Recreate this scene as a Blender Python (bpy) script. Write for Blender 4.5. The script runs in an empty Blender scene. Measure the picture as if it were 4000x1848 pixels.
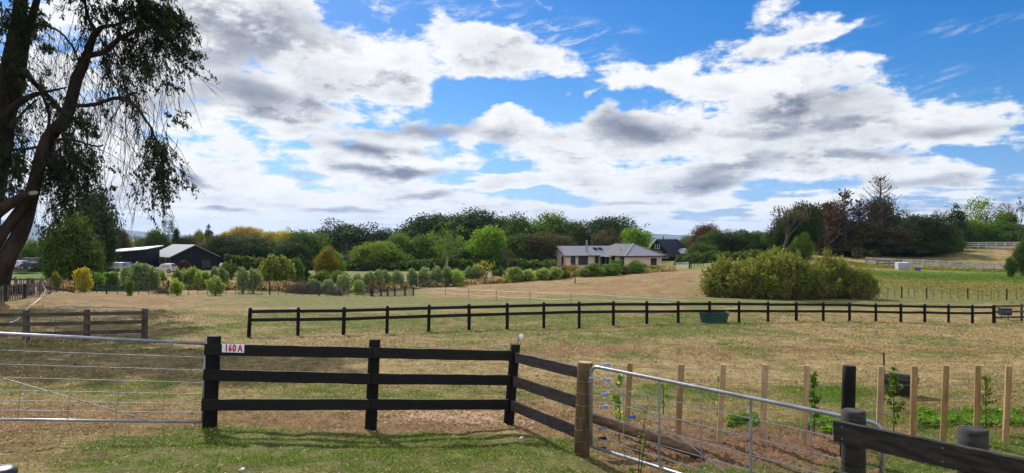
import bpy, math, random
import numpy as np
from mathutils import Vector, Matrix
R = math.radians
F = 2778.0          # focal length in photo pixels (4000 wide)
CAMZ = 2.5
HY = 930.0          # horizon row
scene = bpy.context.scene
COL = scene.collection

# ---------------------------------------------------------------- camera
cam = bpy.data.cameras.new("camera"); cam_o = bpy.data.objects.new("camera", cam); COL.objects.link(cam_o)
cam.sensor_width = 36; cam.lens = F/4000*36; cam.clip_start = .1; cam.clip_end = 60000
cam_o.location = (0, 0, CAMZ); cam_o.rotation_euler = (R(90+.12), 0, 0)
scene.camera = cam_o
scene.view_settings.view_transform = 'Standard'; scene.view_settings.look = 'None'
scene.view_settings.exposure = 0.38; scene.view_settings.gamma = 1.0
try:
    scene.cycles.max_bounces = 6; scene.cycles.transparent_max_bounces = 6
    scene.cycles.volume_bounces = 0
except Exception: pass

SUN_AZ = -24.0   # degrees left of straight ahead (+Y)
SUN_EL = 39.0
# ---------------------------------------------------------------- node helper
class NT:
    def __init__(s, tree): s.t = tree; s.n = tree.nodes; s.l = tree.links
    def put(s, sock, v):
        if isinstance(v, bpy.types.NodeSocket): s.l.new(v, sock)
        elif v is not None: sock.default_value = v
    def m(s, op, a, b=None, c=None, clamp=False):
        n = s.n.new('ShaderNodeMath'); n.operation = op; n.use_clamp = clamp
        s.put(n.inputs[0], a); s.put(n.inputs[1], b); s.put(n.inputs[2], c); return n.outputs[0]
    def v(s, op, a, b=None, out=0):
        n = s.n.new('ShaderNodeVectorMath'); n.operation = op
        s.put(n.inputs[0], a); s.put(n.inputs[1], b); return n.outputs[out]
    def comb(s, x, y, z):
        n = s.n.new('ShaderNodeCombineXYZ'); s.put(n.inputs[0], x); s.put(n.inputs[1], y); s.put(n.inputs[2], z); return n.outputs[0]
    def sep(s, a):
        n = s.n.new('ShaderNodeSeparateXYZ'); s.put(n.inputs[0], a); return n.outputs
    def noise(s, vec, scale, detail=4, rough=.5, dist=0, dim='3D', out=0):
        n = s.n.new('ShaderNodeTexNoise'); n.noise_dimensions = dim
        if vec is not None: s.put(n.inputs['Vector'], vec)
        n.inputs['Scale'].default_value = scale; n.inputs['Detail'].default_value = detail
        n.inputs['Roughness'].default_value = rough; n.inputs['Distortion'].default_value = dist
        return n.outputs[out]
    def mr(s, v, a, b, c=0., d=1., kind='SMOOTHSTEP'):
        n = s.n.new('ShaderNodeMapRange'); n.interpolation_type = kind
        for i, q in enumerate((v, a, b, c, d)): s.put(n.inputs[i], q)
        return n.outputs[0]
    def mix(s, f, a, b, mode='MIX'):
        n = s.n.new('ShaderNodeMix'); n.data_type = 'RGBA'; n.blend_type = mode
        s.put(n.inputs[0], f); s.put(n.inputs[6], a); s.put(n.inputs[7], b); return n.outputs[2]
    def attr(s, name, out='Fac'):
        n = s.n.new('ShaderNodeAttribute'); n.attribute_name = name; return n.outputs[out]
    def bump(s, h, strength=.5, dist=.02):
        n = s.n.new('ShaderNodeBump'); n.inputs['Strength'].default_value = strength
        n.inputs['Distance'].default_value = dist; s.put(n.inputs['Height'], h); return n.outputs[0]
def c4(c): return (c[0], c[1], c[2], 1.0)

# ---------------------------------------------------------------- sky
world = bpy.data.worlds.new("World"); scene.world = world; world.use_nodes = True
wt = world.node_tree; wt.nodes.clear(); W = NT(wt)
sky = wt.nodes.new('ShaderNodeTexSky'); sky.sky_type = 'NISHITA'; sky.sun_disc = False
sky.sun_elevation = R(SUN_EL); sky.sun_rotation = R(SUN_AZ)
sky.altitude = 50; sky.air_density = 1.0; sky.dust_density = .4; sky.ozone_density = 3.0

# cloud cover: soft masses in the directions where the photograph has them + fractal noise on the cloud deck
# (columns: x, y, rx, ry in 2576-wide photo units, tilt degrees, weight)
BL = [
 (230,150,300,260,0,.50),(560,80,300,120,-5,.62),(800,150,300,110,5,.60),(1120,120,250,85,6,.66),(640,5,260,60,0,.35),(640,235,230,70,8,.60),
 (960,215,190,52,-2,.72),(1310,135,190,80,10,.46),(930,345,320,75,3,.60),(1290,300,110,55,-14,.46),(1000,425,260,55,2,.50),
 (300,420,420,200,0,.50),(620,520,650,150,0,.42),(1080,520,330,60,4,.44),
 (1570,175,95,48,18,.42),(1795,180,170,75,-6,.62),(2080,230,300,95,3,.72),(1610,320,190,75,0,.70),(1930,320,330,80,0,.66),
 (1380,360,200,65,4,.58),(1850,420,620,62,-2,.66),(1620,480,250,40,4,.50),(1950,100,140,34,-24,.44),(2080,72,120,24,-14,.42),
 (1920,38,150,50,-26,.46),(2400,305,300,62,-3,.62),(2330,450,330,50,8,.56),(2050,512,190,30,-6,.42),(1785,512,90,22,0,.36),
 (1270,462,130,32,0,.40),(1560,525,170,22,4,.30),(2240,150,100,26,0,.34),(2440,75,80,24,0,.20),(1350,20,60,20,20,.22),
 (2600,560,500,60,0,.42),(1430,225,50,22,0,.24),(1500,232,40,22,0,.24),(1440,268,40,18,0,.2),(1700,570,520,34,0,.42),(1400,540,260,20,0,.3),(300,20,260,80,0,.3),
 # blue gaps
 (1240,225,230,36,6,-.34),(1600,60,420,90,0,-.24),(2400,80,300,110,0,-.20),(1150,450,150,30,0,-.2),(1330,505,200,22,0,-.25),(1240,415,60,30,0,-.3),(1450,260,120,60,0,-.2),(700,300,120,12,0,-.2),(1500,470,90,34,0,-.14),(1450,200,240,60,0,-.12),
 (1880,545,220,22,0,-.22),(2450,385,200,26,8,-.26),(1330,400,50,30,0,-.1),
]
def azel(x, y):
    X = (x*4000/2576-2000)/F; Z = (HY-y*4000/2576)/F
    return math.atan(X), math.atan2(Z, math.hypot(1, X))
# heavier, greyer cores of those clouds
GL = [
 (700,95,230,85,4,.6),(560,150,180,60,0,.4),(640,245,210,48,6,1.0),(920,370,210,24,3,1.0),(1000,427,170,20,3,1.0),(1100,318,130,26,2,.8),
 (960,330,190,24,0,.4),(1620,342,170,48,4,.9),(1560,300,60,50,0,.5),(1800,440,190,26,-2,.8),(2060,400,260,24,0,.5),(1760,468,150,16,0,.8),
 (2060,255,220,36,0,.55),(1950,330,200,26,0,.6),(2380,325,200,26,0,.6),(2300,465,240,20,0,.5),(490,440,50,20,0,.9),(760,440,80,14,8,.8),
 (590,510,90,10,0,.7),(860,520,120,9,2,.6),(1070,500,110,16,4,.7),(1570,505,90,9,0,.6),(420,260,120,60,0,.5),(250,300,150,50,0,.4),
 (1240,340,80,16,0,.4),(1920,130,60,18,0,.3),(1340,118,140,14,0,.12),(2500,520,220,18,0,.5),(2150,300,120,18,0,.5),
]
def blobs(ae, lst, lo=.12):
    tot = None
    for (x, y, rx, ry, tilt, w) in lst:
        a, e = azel(x, y); k = 4000/2576/F; ca = math.cos(a)
        mp = wt.nodes.new('ShaderNodeMapping'); mp.vector_type = 'TEXTURE'
        mp.inputs['Location'].default_value = (a, e, 0); mp.inputs['Rotation'].default_value = (0, 0, R(-tilt))
        mp.inputs['Scale'].default_value = (rx*k*ca*ca*1.25, ry*k*ca*1.25, 1)
        src = ae
        if tot is not None:     # chained, so that the shader compiler never holds all the masses at once
            ma = wt.nodes.new('ShaderNodeVectorMath'); ma.operation = 'MULTIPLY_ADD'; W.put(ma.inputs[0], tot); ma.inputs[1].default_value = (1e-7,)*3; W.put(ma.inputs[2], ae); src = ma.outputs[0]
        W.put(mp.inputs['Vector'], src)
        v = W.mr(W.v('LENGTH', mp.outputs[0], out=1), 1.0, lo, 0.0, w)
        tot = v if tot is None else W.m('ADD', tot, v)
    return tot
def cloud_density(vec, detail):
    s = W.sep(vec)
    az = W.m('ARCTAN2', s[0], s[1]); el = W.m('ARCSINE', s[2])
    zz = W.m('ADD', W.m('MAXIMUM', s[2], 0.0), .05)
    inv = W.m('DIVIDE', 1.0, zz)
    plane = W.comb(W.m('MULTIPLY', s[0], inv), W.m('MULTIPLY', s[1], inv), 0.0)
    ang = W.comb(az, W.m('MULTIPLY', el, 1.8), 3.7)
    warp = W.noise(ang, 7.0, 3, .55, out=1)
    wv = W.v('MULTIPLY', W.v('SUBTRACT', warp, (.5, .5, .5)), (.13, .055, 0))
    ae = W.v('ADD', W.comb(az, el, 0.0), wv)
    n1 = W.noise(plane, 1.5, detail, .62)
    n2 = W.noise(ang, 12.0, detail, .64, .1)
    bs = blobs(ae, BL)
    # the rest of the sky, away from the photograph, is broken cloud too; thin cloud thickens low down
    far = W.mr(W.m('ABSOLUTE', az), .80, 1.1, 0.0, .30)
    low = W.mr(el, .12, .0, 0.0, .16)
    bs = W.m('ADD', W.m('ADD', bs, far), low)
    bs = W.m('SUBTRACT', W.m('MULTIPLY', W.m('SUBTRACT', 1.0, W.m('EXPONENT', W.m('MULTIPLY', bs, -1.9))), .80), .0)
    hf = W.mr(el, .0, .12, .55, 1.0)
    nz = W.m('ADD', W.m('MULTIPLY', W.m('SUBTRACT', n1, .5), .85), W.m('MULTIPLY', W.m('MULTIPLY', W.m('SUBTRACT', n2, .5), 1.6), hf))
    return W.m('ADD', nz, bs), el, az, ae, nz
geo = wt.nodes.new('ShaderNodeTexCoord'); dirv = geo.outputs['Generated']
dn, el, az, ae, nz = cloud_density(dirv, 10)
up = W.v('NORMALIZE', W.v('ADD', dirv, (-.004, 0.0, .020)))
dn2, _, _, _, nz2 = cloud_density(up, 7)
alpha = W.mr(dn, .18, .45, 0.0, 1.0)
core = blobs(ae, GL, 0.0)
# parts with much cloud above them (towards the sun) are grey, edges facing it are bright
above = W.mr(W.m('SUBTRACT', nz2, nz), -.10, .26, -.25, .70, 'LINEAR')
body = W.mr(dn, .35, .85, 0.0, 1.0)
shade = W.m('ADD', W.m('MULTIPLY', core, W.mr(nz, -.35, .30, 1.2, .70, 'LINEAR')), W.m('MULTIPLY', above, body), clamp=True)
ns = W.noise(W.comb(az, W.m('MULTIPLY', el, 3.2), 9.1), 6.0, 8, .56, .5)
shade = W.m('ADD', shade, W.m('MULTIPLY', W.m('ADD', W.m('MULTIPLY', W.m('SUBTRACT', ns, .5), 1.5), .17), body), clamp=True)
ramp = wt.nodes.new('ShaderNodeValToRGB'); re_ = ramp.color_ramp.elements
re_[0].position = 0; re_[0].color = (.78, .795, .82, 1); re_[1].position = 1; re_[1].color = (.17, .19, .25, 1)
for p_, c_ in ((.25, (.60, .62, .66, 1)), (.6, (.34, .36, .42, 1))):
    k_ = re_.new(p_); k_.color = c_
W.put(ramp.inputs[0], shade)
# unseen clouds behind the camera are brightened, added as warm front fill light
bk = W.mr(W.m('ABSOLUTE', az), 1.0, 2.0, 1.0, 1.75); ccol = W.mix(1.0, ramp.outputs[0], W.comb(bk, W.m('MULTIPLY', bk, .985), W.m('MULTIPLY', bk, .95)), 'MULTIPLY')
hsv = wt.nodes.new('ShaderNodeHueSaturation'); hsv.inputs['Saturation'].default_value = 1.5
W.put(hsv.inputs['Color'], sky.outputs[0])
skc = W.mix(1.0, hsv.outputs[0], W.mix(W.mr(el, .0, .16), (.040, .052, .100, 1), (.054, .067, .082, 1)), 'MULTIPLY')
CI = [(1430,115,190,80,18,1.0),(1180,30,250,50,8,.8),(2080,95,160,40,-14,.7),(2430,70,140,34,-6,.6),(2330,215,170,40,0,.6),(1600,75,60,20,0,.5)]
cn = W.noise(W.comb(W.m('ADD', az, W.m('MULTIPLY', el, .8)), W.m('SUBTRACT', W.m('MULTIPLY', el, 5.0), W.m('MULTIPLY', az, 1.2)), 2.2), 16.0, 8, .68, .4)
cir = W.m('MULTIPLY', W.mr(cn, .46, .74), W.m('MULTIPLY', blobs(ae, CI, 0.0), .75))
thin = W.m('MAXIMUM', W.m('MULTIPLY', alpha, .98), cir)
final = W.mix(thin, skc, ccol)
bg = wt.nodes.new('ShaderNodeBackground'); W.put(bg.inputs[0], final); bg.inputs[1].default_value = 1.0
# (the Nishita sky enters at strength ~.1 through the multiply above)
wo = wt.nodes.new('ShaderNodeOutputWorld'); W.l.new(bg.outputs[0], wo.inputs[0])
world.cycles.sampling_method = 'MANUAL'; world.cycles.sample_map_resolution = 256

sl = bpy.data.lights.new("sun", 'SUN'); sl.energy = 5.0; sl.angle = R(.5); sl.color = (1, .95, .86)
so = bpy.data.objects.new("sun", sl); COL.objects.link(so)
sv = Vector((math.sin(R(SUN_AZ))*math.cos(R(SUN_EL)), math.cos(R(SUN_AZ))*math.cos(R(SUN_EL)), math.sin(R(SUN_EL))))
so.rotation_euler = sv.to_track_quat('Z', 'Y').to_euler(); so.location = (-20, 40, 60)

# ---------------------------------------------------------------- mesh helpers
class MB:
    def __init__(s): s.V = []; s.Fc = []; s.n = 0; s.rn = None
    def add(s, vs, fs):
        b = s.n; s.V.extend([tuple(v) for v in vs]); s.n += len(vs)
        s.Fc.extend([tuple(i+b for i in f) for f in fs]); return s
    def box(s, c, size, rz=0, M=None):
        x, y, z = [q/2 for q in size]; ca, sa = math.cos(rz), math.sin(rz); vs = []
        for dx in (-x, x):
            for dy in (-y, y):
                for dz in (-z, z):
                    vs.append((c[0]+dx*ca-dy*sa, c[1]+dx*sa+dy*ca, c[2]+dz))
        return s.add(vs, [(0,1,3,2),(4,6,7,5),(0,4,5,1),(2,3,7,6),(0,2,6,4),(1,5,7,3)])
    def beam(s, p, q, w, h, seg=1, jit=0, rnd=None, bev=0):
        """board from p to q: w thick (horizontal), h tall; slightly wavy if jit"""
        p = Vector(p); q = Vector(q); d = q-p; L = d.length; d.normalize()
        side = d.cross(Vector((0,0,1)))
        if side.length < 1e-4: side = Vector((1,0,0))
        side.normalize(); up = side.cross(d).normalized(); rings = []
        b = bev if bev else min(w, h)*.12
        prof = [(-w/2+b,-h/2),(w/2-b,-h/2),(w/2,-h/2+b),(w/2,h/2-b),(w/2-b,h/2),(-w/2+b,h/2),(-w/2,h/2-b),(-w/2,-h/2+b)]
        for i in range(seg+1):
            c = p+d*(L*i/seg); j = (rnd.uniform(-jit, jit) if rnd else 0); k = (rnd.uniform(-jit, jit) if rnd else 0)
            rings.append([c+side*(a)+up*(bb+(j if bb > 0 else k)) for a, bb in prof])
        vs = [v for r in rings for v in r]; fs = []; n = len(prof)
        for i in range(seg):
            for k in range(n):
                a = i*n+k; bq = i*n+(k+1) % n; fs.append((a, bq, bq+n, a+n))
        fs.append(tuple(range(n))[::-1]); fs.append(tuple(range(seg*n, seg*n+n)))
        return s.add(vs, fs)
    def tube(s, pts, rad, seg=6, cap=True):
        pts = [Vector(p) for p in pts]
        if not hasattr(rad, '__len__'): rad = [rad]*len(pts)
        n = len(pts); vs = []; prev = None
        for i, p in enumerate(pts):
            d = (pts[min(i+1, n-1)]-pts[max(i-1, 0)])
            if d.length < 1e-9: d = Vector((0,0,1))
            d.normalize()
            if prev is None:
                a = d.cross(Vector((0,0,1)))
                if a.length < .1: a = d.cross(Vector((1,0,0)))
                a.normalize()
            else:
                a = prev-d*prev.dot(d)
                if a.length < 1e-4: a = d.orthogonal()
                a.normalize()
            prev = a; b = d.cross(a)
            for k in range(seg):
                t = 2*math.pi*k/seg; vs.append(p+(a*math.cos(t)+b*math.sin(t))*rad[i])
        fs = []
        for i in range(n-1):
            for k in range(seg):
                q = i*seg+k; r = i*seg+(k+1) % seg; fs.append((q, r, r+seg, q+seg))
        if cap: fs.append(tuple(range(seg))[::-1]); fs.append(tuple(range((n-1)*seg, n*seg)))
        return s.add(vs, fs)
    def lathe(s, prof, c=(0,0,0), seg=24, sx=1, sy=1):
        vs = []; m = len(prof)
        for k in range(seg):
            t = 2*math.pi*k/seg
            for r, z in prof: vs.append((c[0]+r*math.cos(t)*sx, c[1]+r*math.sin(t)*sy, c[2]+z))
        fs = []
        for k in range(seg):
            k2 = (k+1) % seg
            for i in range(m-1): fs.append((k*m+i, k2*m+i, k2*m+i+1, k*m+i+1))
        return s.add(vs, fs)
    def build(s, name, mat, parent=None, origin=None, smooth=False):
        me = bpy.data.meshes.new(name)
        o = Vector(origin) if origin is not None else Vector((0,0,0))
        me.from_pydata([(v[0]-o[0], v[1]-o[1], v[2]-o[2]) for v in s.V], [], s.Fc); me.update()
        if smooth: me.polygons.foreach_set('use_smooth', [True]*len(me.polygons))
        if mat: me.materials.append(mat)
        ob = bpy.data.objects.new(name, me); COL.objects.link(ob)
        if parent is not None: ob.parent = parent
        elif origin is not None: ob.location = o
        return ob
def np_mesh(name, V, Q, mat, attrs=None, smooth=False):
    me = bpy.data.meshes.new(name); V = np.asarray(V, dtype=np.float32); Q = np.asarray(Q, dtype=np.int32)
    k = Q.shape[1]; me.vertices.add(len(V)); me.vertices.foreach_set('co', V.ravel())
    me.loops.add(Q.size); me.loops.foreach_set('vertex_index', Q.ravel())
    me.polygons.add(len(Q)); me.polygons.foreach_set('loop_start', np.arange(0, Q.size, k, dtype=np.int32))
    if smooth: me.polygons.foreach_set('use_smooth', np.ones(len(Q), dtype=bool))
    me.update(calc_edges=True)
    for n_, a in (attrs or {}).items():
        at = me.attributes.new(n_, 'FLOAT', 'POINT'); at.data.foreach_set('value', np.asarray(a, dtype=np.float32))
    if mat: me.materials.append(mat)
    return me
def link(name, me, parent=None, loc=None):
    o = bpy.data.objects.new(name, me); COL.objects.link(o)
    if parent is not None: o.parent = parent
    if loc is not None: o.location = loc
    return o
def tag(o, label=None, cat=None, group=None, kind=None):
    if label: o['label'] = label
    if cat: o['category'] = cat
    if group: o['group'] = group
    if kind: o['kind'] = kind
    return o
def thing(name, label, cat, loc, rz=0, group=None, scale=None):
    o = bpy.data.objects.new(name, None); COL.objects.link(o); o.location = loc; o.rotation_euler = (0,0,rz)
    o.empty_display_size = .2
    if scale: o.scale = scale
    return tag(o, label, cat, group)

# ---------------------------------------------------------------- value noise in numpy
_rs = np.random.RandomState(5); _T = _rs.rand(256, 256)
def vn(x, y):
    xi = np.floor(x).astype(int); yi = np.floor(y).astype(int); fx = x-xi; fy = y-yi
    fx = fx*fx*(3-2*fx); fy = fy*fy*(3-2*fy); a = lambda i, j: _T[(xi+i) & 255, (yi+j) & 255]
    return (a(0,0)*(1-fx)+a(1,0)*fx)*(1-fy)+(a(0,1)*(1-fx)+a(1,1)*fx)*fy
def fbm(x, y, o=4):
    t = 0; w = 0; a = 1.
    for k in range(o): t = t+a*vn(x+17.3*k, y+9.1*k); w += a; a *= .5; x = x*2.03; y = y*2.03
    return t/w

# ---------------------------------------------------------------- the lie of the land (metres below the camera by bearing and distance)
GX = np.array([-1500, 0, 830, 1400, 2000, 2650, 3100, 3883, 5500], float)
GD = np.array([0, 5, 9.5, 14, 20, 27, 33, 40, 50, 61, 70, 85, 95, 115, 130, 150, 180, 240, 400, 1000, 5000, 12000], float)
GH = np.array([
 [1.75]*9,
 [2.05, 2.05, 2.08, 2.15, 2.3, 2.5, 2.62, 2.66, 2.7],
 [2.42, 2.42, 2.49, 2.63, 2.72, 2.93, 2.98, 3.02, 3.02],
 [2.75, 2.75, 2.80, 2.90, 2.95, 3.04, 3.08, 3.12, 3.12],
 [3.15, 3.15, 3.22, 3.28, 3.30, 3.34, 3.38, 3.45, 3.45],
 [3.60, 3.68, 3.77, 3.78, 3.74, 3.72, 3.75, 3.85, 3.9],
 [3.90, 3.95, 4.05, 4.10, 4.06, 4.02, 4.10, 4.30, 4.4],
 [4.15, 4.20, 4.28, 4.40, 4.35, 4.30, 4.45, 4.78, 4.9],
 [4.25, 4.30, 4.52, 4.85, 4.80, 4.60, 4.80, 5.05, 5.1],
 [4.55, 4.65, 4.95, 5.35, 5.20, 4.92, 5.10, 5.25, 5.3],
 [4.50, 4.90, 5.25, 5.85, 5.50, 4.95, 5.10, 5.45, 5.4],
 [5.00, 5.30, 5.50, 6.15, 5.60, 4.80, 5.00, 5.45, 5.4],
 [5.20, 5.45, 5.70, 6.25, 5.85, 4.85, 4.80, 5.40, 5.3],
 [5.40, 5.65, 5.95, 6.45, 6.25, 5.05, 3.90, 5.20, 5.0],
 [5.60, 5.90, 6.20, 6.60, 6.40, 5.40, 3.20, 3.90, 3.6],
 [5.90, 6.30, 6.60, 6.90, 6.50, 5.70, 2.9, 2.00, 1.5],
 [6.50, 7.00, 7.10, 7.30, 6.90, 5.60, 2.80, 1.50, 1.0],
 [7.00, 7.80, 8.00, 8.20, 7.50, 5.80, 3.20, 1.50, 1.0],
 [8.00, 8.50, 8.50, 8.50, 9.00, 8.00, 6.00, 4.00, 4.0],
 [11, 11, 11, 12, 12, 12, 11, 10, 10],
 [26, 26, 26, 26, 26, 26, 26, 26, 26],
 [62]*9], float)
_ld = lambda d: np.log(np.maximum(d, 0)+6.0)
_fx = np.linspace(-1500, 5500, 141); _fd = np.linspace(_ld(0), _ld(12000), 421)
_tmp = np.array([np.interp(_fx, GX, r) for r in GH])
_dd = np.exp(_fd)-6
_fine = np.array([np.interp(_dd, GD, _tmp[:, i]) for i in range(len(_fx))])
for _ in range(3):
    for ax in (0, 1):
        p = np.pad(_fine, [(1,1) if a == ax else (0,0) for a in (0,1)], mode='edge')
        _fine = (p[:-2]+2*p[1:-1]+p[2:])/4 if ax == 0 else (p[:, :-2]+2*p[:, 1:-1]+p[:, 2:])/4
def gH(px, d):
    a = (np.clip(px, -1500, 5500)+1500)/50.; b = (np.clip(_ld(d), _fd[0], _fd[-1])-_fd[0])/(_fd[1]-_fd[0])
    i = np.minimum(np.floor(a).astype(int), 139); j = np.minimum(np.floor(b).astype(int), 419); u = a-i; v = b-j
    return (_fine[i,j]*(1-u)+_fine[i+1,j]*u)*(1-v)+(_fine[i,j+1]*(1-u)+_fine[i+1,j+1]*u)*v
def gz(x, y):
    """ground height at a world point"""
    x = np.asarray(x, float); y = np.asarray(y, float)
    d = np.maximum(y, 0.0); px = 2000+F*x/np.maximum(y, 3.0)
    rr = np.hypot(x, y); und = (fbm(x*.9+50, y*.9, 3)-.5)*.05+(fbm(x*.13, y*.13, 3)-.5)*np.clip(rr/60, 0, 1)*.35
    back = np.where(y < 0, y*.02, 0)
    return CAMZ-gH(px, d)+und*np.where(rr < 400, 1, 0)+back
def micro(x, y): return ((fbm(x*5, y*5, 3)-.5)*.045+(fbm(x*1.7+9, y*1.7, 3)-.5)*.07)*(y < 42)
def g(px, d, dz=0):
    x = (px-2000)/F*d; return Vector((x, d, float(gz(x, d))+dz))
def P(px, py, d): return Vector(((px-2000)/F*d, d, CAMZ+(HY-py)/F*d))
# ---------------------------------------------------------------- materials
def principled(name, rough=.8, spec=.25):
    m = bpy.data.materials.new(name); m.use_nodes = True; t = NT(m.node_tree)
    b = m.node_tree.nodes['Principled BSDF']; b.inputs['Roughness'].default_value = rough
    b.inputs['Specular IOR Level'].default_value = spec
    return m, t, b
def mat(name, col, col2=None, scale=4., rough=.8, spec=.25, bump=0., bscale=None, stretch=None, metal=0, detail=5, vary=0):
    m, t, b = principled(name, rough, spec); b.inputs['Metallic'].default_value = metal
    tc = m.node_tree.nodes.new('ShaderNodeTexCoord'); v = tc.outputs['Object']
    if stretch: v = t.v('MULTIPLY', v, stretch)
    n = t.noise(v, scale, detail, .6)
    c2 = col2 or tuple(q*.75 for q in col)
    cc = t.mix(t.mr(n, .35, .65), c4(col), c4(c2))
    if vary:
        oi = m.node_tree.nodes.new('ShaderNodeObjectInfo'); hs = m.node_tree.nodes.new('ShaderNodeHueSaturation'); t.put(hs.inputs['Color'], cc)
        t.put(hs.inputs['Value'], t.mr(oi.outputs['Random'], 0, 1, 1-vary, 1+vary*.6, 'LINEAR')); t.put(hs.inputs['Saturation'], t.mr(oi.outputs['Random'], 0, 1, 1.05, 1-vary*.7, 'LINEAR')); cc = hs.outputs[0]
    t.put(b.inputs['Base Color'], cc)
    if bump: t.put(b.inputs['Normal'], t.bump(t.noise(v, bscale or scale*3, 4, .6), bump, .01))
    return m
def leafmat(name, cols, rough=.55, trans=.35, spec=.08, tcol=None):
    rough = .75; cols = [tuple(q*1.22 for q in c) for c in cols]; trans = min(trans*1.2, .5)
    """cols: three leaf colours; each leaf takes its own shade between them"""
    m, t, b = principled(name, rough, spec); nt = m.node_tree
    r = t.attr('rnd'); ramp = nt.nodes.new('ShaderNodeValToRGB'); e = ramp.color_ramp.elements
    e[0].position = 0; e[0].color = c4(cols[0]); e[1].position = 1; e[1].color = c4(cols[-1])
    if len(cols) > 2: k = e.new(.5); k.color = c4(cols[1])
    t.put(ramp.inputs[0], r); oi = nt.nodes.new('ShaderNodeObjectInfo')
    hs = nt.nodes.new('ShaderNodeHueSaturation'); t.put(hs.inputs['Color'], ramp.outputs[0])
    t.put(hs.inputs['Value'], t.mr(oi.outputs['Random'], 0, 1, .85, 1.15, 'LINEAR'))
    t.put(hs.inputs['Hue'], t.mr(oi.outputs['Random'], 0, 1, .49, .51, 'LINEAR'))
    t.put(b.inputs['Base Color'], hs.outputs[0])
    tr = nt.nodes.new('ShaderNodeBsdfTranslucent'); t.put(tr.inputs[0], t.mix(1.0, hs.outputs[0], c4(tcol or (1.5, 1.5, .7)), 'MULTIPLY'))
    mx = nt.nodes.new('ShaderNodeMixShader'); mx.inputs[0].default_value = trans
    t.l.new(b.outputs[0], mx.inputs[1]); t.l.new(tr.outputs[0], mx.inputs[2])
    out = [n for n in nt.nodes if n.type == 'OUTPUT_MATERIAL'][0]; t.l.new(mx.outputs[0], out.inputs[0])
    return m
M = {}
M['blackwood'] = mat('black_stained_timber', (.0045,.0045,.0045), (.002,.002,.002), 3, .75, .2, .5, 30, (1,1,6))
M['blackrail'] = mat('black_stained_board', (.0045,.0045,.005), (.010,.0095,.009), 2.5, .7, .25, .6, 25, (2,2,12), vary=.3)
M['oldboard'] = mat('weathered_dark_board', (.036,.034,.030), (.011,.010,.009), 2, .75, .25, .6, 22, (2,2,12))
M['sideboard'] = mat('weathered_grey_brown_board', (.075,.062,.056), (.035,.028,.025), 3, .75, .25, .5, 20, (2,2,14))
M['endgrain'] = mat('cut_timber_end', (.30,.15,.08), (.18,.085,.045), 14, .8)
M['rawpost'] = mat('treated_brown_post', (.13,.085,.035), (.06,.038,.018), 5, .8, .2, .5, 26, (3,3,.6))
M['posttop'] = mat('sawn_post_top', (.42,.30,.15), (.30,.20,.10), 12, .85)
M['blacktop'] = mat('worn_dark_post_top', (.05,.045,.04), (.02,.018,.016), 12, .85, bump=.4)
M['stake'] = mat('new_pine_stake', (.42,.27,.12), (.27,.155,.065), 3.5, .8, .2, .35, 20, (3,3,.7), vary=.3)
M['log'] = mat('round_grey_brown_pole', (.17,.11,.07), (.08,.05,.032), 5, .85, .2, .5, 14, (1,3,3))
M['greywood'] = mat('weathered_grey_timber', (.20,.185,.16), (.09,.08,.07), 2, .85, .2, .4, 12)
M['midwood'] = mat('weathered_olive_timber', (.085,.080,.062), (.045,.042,.034), 2, .85, .2, .4, 12)
M['batten'] = mat('grey_fence_batten', (.13,.12,.105), (.06,.055,.05), 3, .85)
M['darkpost'] = mat('dark_old_fence_post', (.05,.045,.038), (.025,.022,.02), 3, .85)
M['galv'] = mat('galvanised_steel', (.30,.32,.36), (.20,.22,.25), 6, .42, .5, metal=.55)
M['wire'] = mat('fence_wire', (.25,.26,.27), (.16,.17,.18), 6, .45, .5, metal=.4)
M['tape'] = mat('white_fence_tape', (.75,.76,.74), (.6,.6,.58), 3, .6)
M['bark'] = mat('rough_bark', (.060,.045,.036), (.028,.021,.017), 3, .9, .1, .8, 9, (1,1,.35))
M['macbark'] = mat('reddish_conifer_bark', (.045,.033,.028), (.018,.013,.011), 1.2, .9, .1, .8, 5, (1,1,.35))
M['palebark'] = mat('pale_gum_bark', (.34,.30,.27), (.20,.17,.15), 2, .85)
M['twig'] = mat('dead_grey_twig', (.095,.082,.072), (.05,.043,.038), 3, .9)
M['brush'] = mat('dead_pinkish_brush', (.17,.125,.105), (.09,.07,.06), 3, .9)
M['white'] = mat('white_paint', (.78,.79,.80), (.70,.71,.72), 3, .5)
M['glass'] = mat('dark_window_glass', (.02,.025,.03), (.03,.035,.042), .6, .08, .6)
M['black_plastic'] = mat('black_plastic', (.012,.013,.015), (.02,.021,.024), 5, .4, .5)
M['green_plastic'] = mat('green_plastic', (.012,.060,.048), (.010,.045,.036), 4, .45, .5)
M['blue_plastic'] = mat('blue_plastic', (.06,.14,.42), (.04,.10,.33), 6, .4, .5)
M['pale_steel'] = mat('pale_blue_cast_steel', (.32,.42,.62), (.22,.30,.48), 8, .4, .5)
M['rust'] = mat('rusty_steel', (.10,.045,.022), (.05,.022,.012), 20, .8)
M['manure'] = mat('dark_dung', (.035,.024,.016), (.02,.013,.009), 30, .9)

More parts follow.
